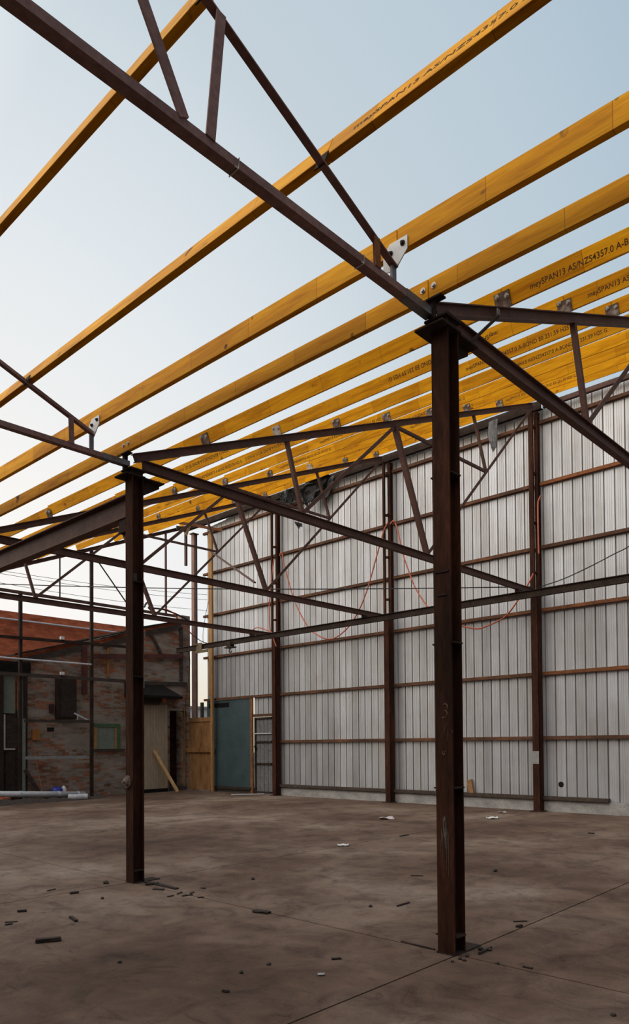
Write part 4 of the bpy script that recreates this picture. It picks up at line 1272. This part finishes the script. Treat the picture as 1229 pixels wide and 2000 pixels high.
for u, v, r_, lab in ((939, 1856, .035, 'mud lump right of the near column foot'), (957, 1857, .026, 'smaller mud lump at the end of the dark bar'),
                      (899, 1874, .026, 'mud lump in front of the near column foot'), (907, 1877, .026, 'rightmost mud lump in front of the near column foot'),
                      (884, 1879, .02, 'reddish mud lump left in front of the near column foot'), (913, 1868, .025, 'mud lump touching the near column base plate'),
                      (967, 1702, .05, 'dark lump on the floor right of the near column'), (525, 1884.5, .028, 'dark stone at bottom centre of the floor'),
                      (471, 1901, .025, 'dark stone near bottom left of centre'), (234, 1880.5, .025, 'dark stone at lower left of the floor'),
                      (1198, 1984, .025, 'dark stone at the bottom right corner'), (207, 1726, .05, 'dark lump left of the second column foot'),
                      (200, 1756, .03, 'small dark stone below left of the second column'), (972, 1883, .02, 'small stone right of the mud lumps'), (724, 1771.5, .03, 'small dark stone between twig and column'), (494, 1718, .035, 'dark stone on the floor middle')):
    tag(recenter(obj('mud_lump', lump(atF(u, v, 0), r_ * .68, int(u)), 'stone')), lab, 'lump', 'lumps on the concrete floor')


def litter(u, v, w, d, mat, label, seed):
    p = atF(u, v, .004); rnd = random.Random(seed)
    bm = bmesh.new(); bmesh.ops.create_grid(bm, x_segments=6, y_segments=5, size=.5)
    for q in bm.verts:
        q.co = Vector((q.co.x * w * rnd.uniform(.85, 1.1), q.co.y * d * rnd.uniform(.85, 1.1), abs(math.sin(q.co.x * 5 + seed) * .5 + math.sin(q.co.y * 4 + seed) * .5) * w * .16 + .002))
        q.co.rotate(Matrix.Rotation(-.85, 3, 'Z')); q.co += p
    r = bmesh.ops.extrude_face_region(bm, geom=bm.faces[:])
    for q in r['geom']:
        if isinstance(q, bmesh.types.BMVert): q.co.z += .003
    tag(recenter(obj('paper_litter', bm, mat)), label, 'litter', 'paper scraps on the concrete floor')


litter(755, 1600, .30, .25, 'paper_pink', 'crumpled pinkish wrapper on the floor below the middle wall column', 3)
litter(963, 1599, .26, .18, 'white', 'white paper scrap on the floor right of the near column', 5)
litter(671, 1652, .18, .14, 'white', 'white paper scrap in the middle of the floor', 8)
litter(981, 1588, .20, .12, 'concrete_pale', 'tiny pale paper scrap near the kerb', 9)
litter(627, 1905, .05, .04, 'concrete_pale', 'tiny pale chip near the bottom centre of the floor', 11)

# far things through the gap ---------------------------------------------------------
t = tag(empty('far_shed', (32, 45, 0)), 'distant low pale grey shed seen through the gap', 'shed')
pz = atY(394, 1380, 45)
obj('wall', box(pz.x - 4, pz.x + 5, 45, 50, 0, pz.z - .15), 'fargrey', t)
obj('roof', box(pz.x - 4.2, pz.x + 5.2, 44.8, 50.2, pz.z - .15, pz.z), 'concrete_pale', t)
x = atY(395, 1390, 24).x
tag(recenter(obj('timber_stake', bar((x, 24, -.03), (x, 24, atY(395, 1372, 24).z), .11, .11, (0, 1, 0)), 'timber_old')), 'thin timber stake standing in the gap beyond the hoarding', 'stake')
# added unseen wall: blocks the low sky glow, bears the left trusses
struct(obj('added_shade_wall', box(-5.0, -4.7, -12, 24, -.1, 9.2), 'brick_dark'), 'tall added shade wall behind the camera, carrying the left bay', 'wall')

# ------------------------------------------------------------------ sky
w = bpy.data.worlds.new('sky'); SC.world = w; w.use_nodes = True
nt = w.node_tree; nt.nodes.clear()
out = nt.nodes.new('ShaderNodeOutputWorld'); bg = nt.nodes.new('ShaderNodeBackground')
nt.links.new(bg.outputs[0], out.inputs[0])
tc = nt.nodes.new('ShaderNodeTexCoord')
nrm = N(nt, 'ShaderNodeVectorMath', operation='NORMALIZE'); nt.links.new(tc.outputs['Generated'], nrm.inputs[0])


def dotwith(v):
    n = N(nt, 'ShaderNodeVectorMath', operation='DOT_PRODUCT'); nt.links.new(nrm.outputs[0], n.inputs[0]); n.inputs[1].default_value = Vector(v).normalized()
    return n.outputs['Value']


def srgb(r, g, b):
    f = lambda c: (c / 255 / 12.92) if c / 255 <= .04045 else ((c / 255 + .055) / 1.055) ** 2.4
    return (f(r), f(g), f(b))


G = (.31, .945, .10)
c1 = ramp(nt, dotwith(G), [(0.0, srgb(135, 152, 168)), (.45, srgb(168, 188, 205)), (.60, srgb(186, 203, 215)), (.72, srgb(196, 209, 218)), (.86, srgb(224, 231, 236)), (.94, srgb(240, 241, 241)), (.985, srgb(252, 249, 245))])
# the set sun's glow, behind the left of the camera
GL = (-.82, .28, .50)
gl = ramp(nt, dotwith(GL), [(.26, (0, 0, 0)), (.55, (.48, .445, .395)), (.85, (1.95, 1.78, 1.55)), (1.0, (3.0, 2.7, 2.3))])
gl = mix(nt, gl, (1.0, 1.0, 1.0), 1.0, 'MULTIPLY')
tot = mix(nt, c1, gl, 1.0, 'ADD')
# warm low horizon
sx = N(nt, 'ShaderNodeSeparateXYZ'); nt.links.new(nrm.outputs[0], sx.inputs[0])
hz = ramp(nt, sx.outputs['Z'], [(0.02, srgb(252, 236, 206)), (.16, (1, 1, 1))])
tot = mix(nt, tot, hz, 1.0, 'MULTIPLY')
nt.links.new(tot, bg.inputs['Color']); bg.inputs['Strength'].default_value = 1.0

vs = SC.view_settings
vs.view_transform = 'Standard'; vs.look = 'None'; vs.exposure = 0; vs.gamma = 1; vs.use_curve_mapping = False
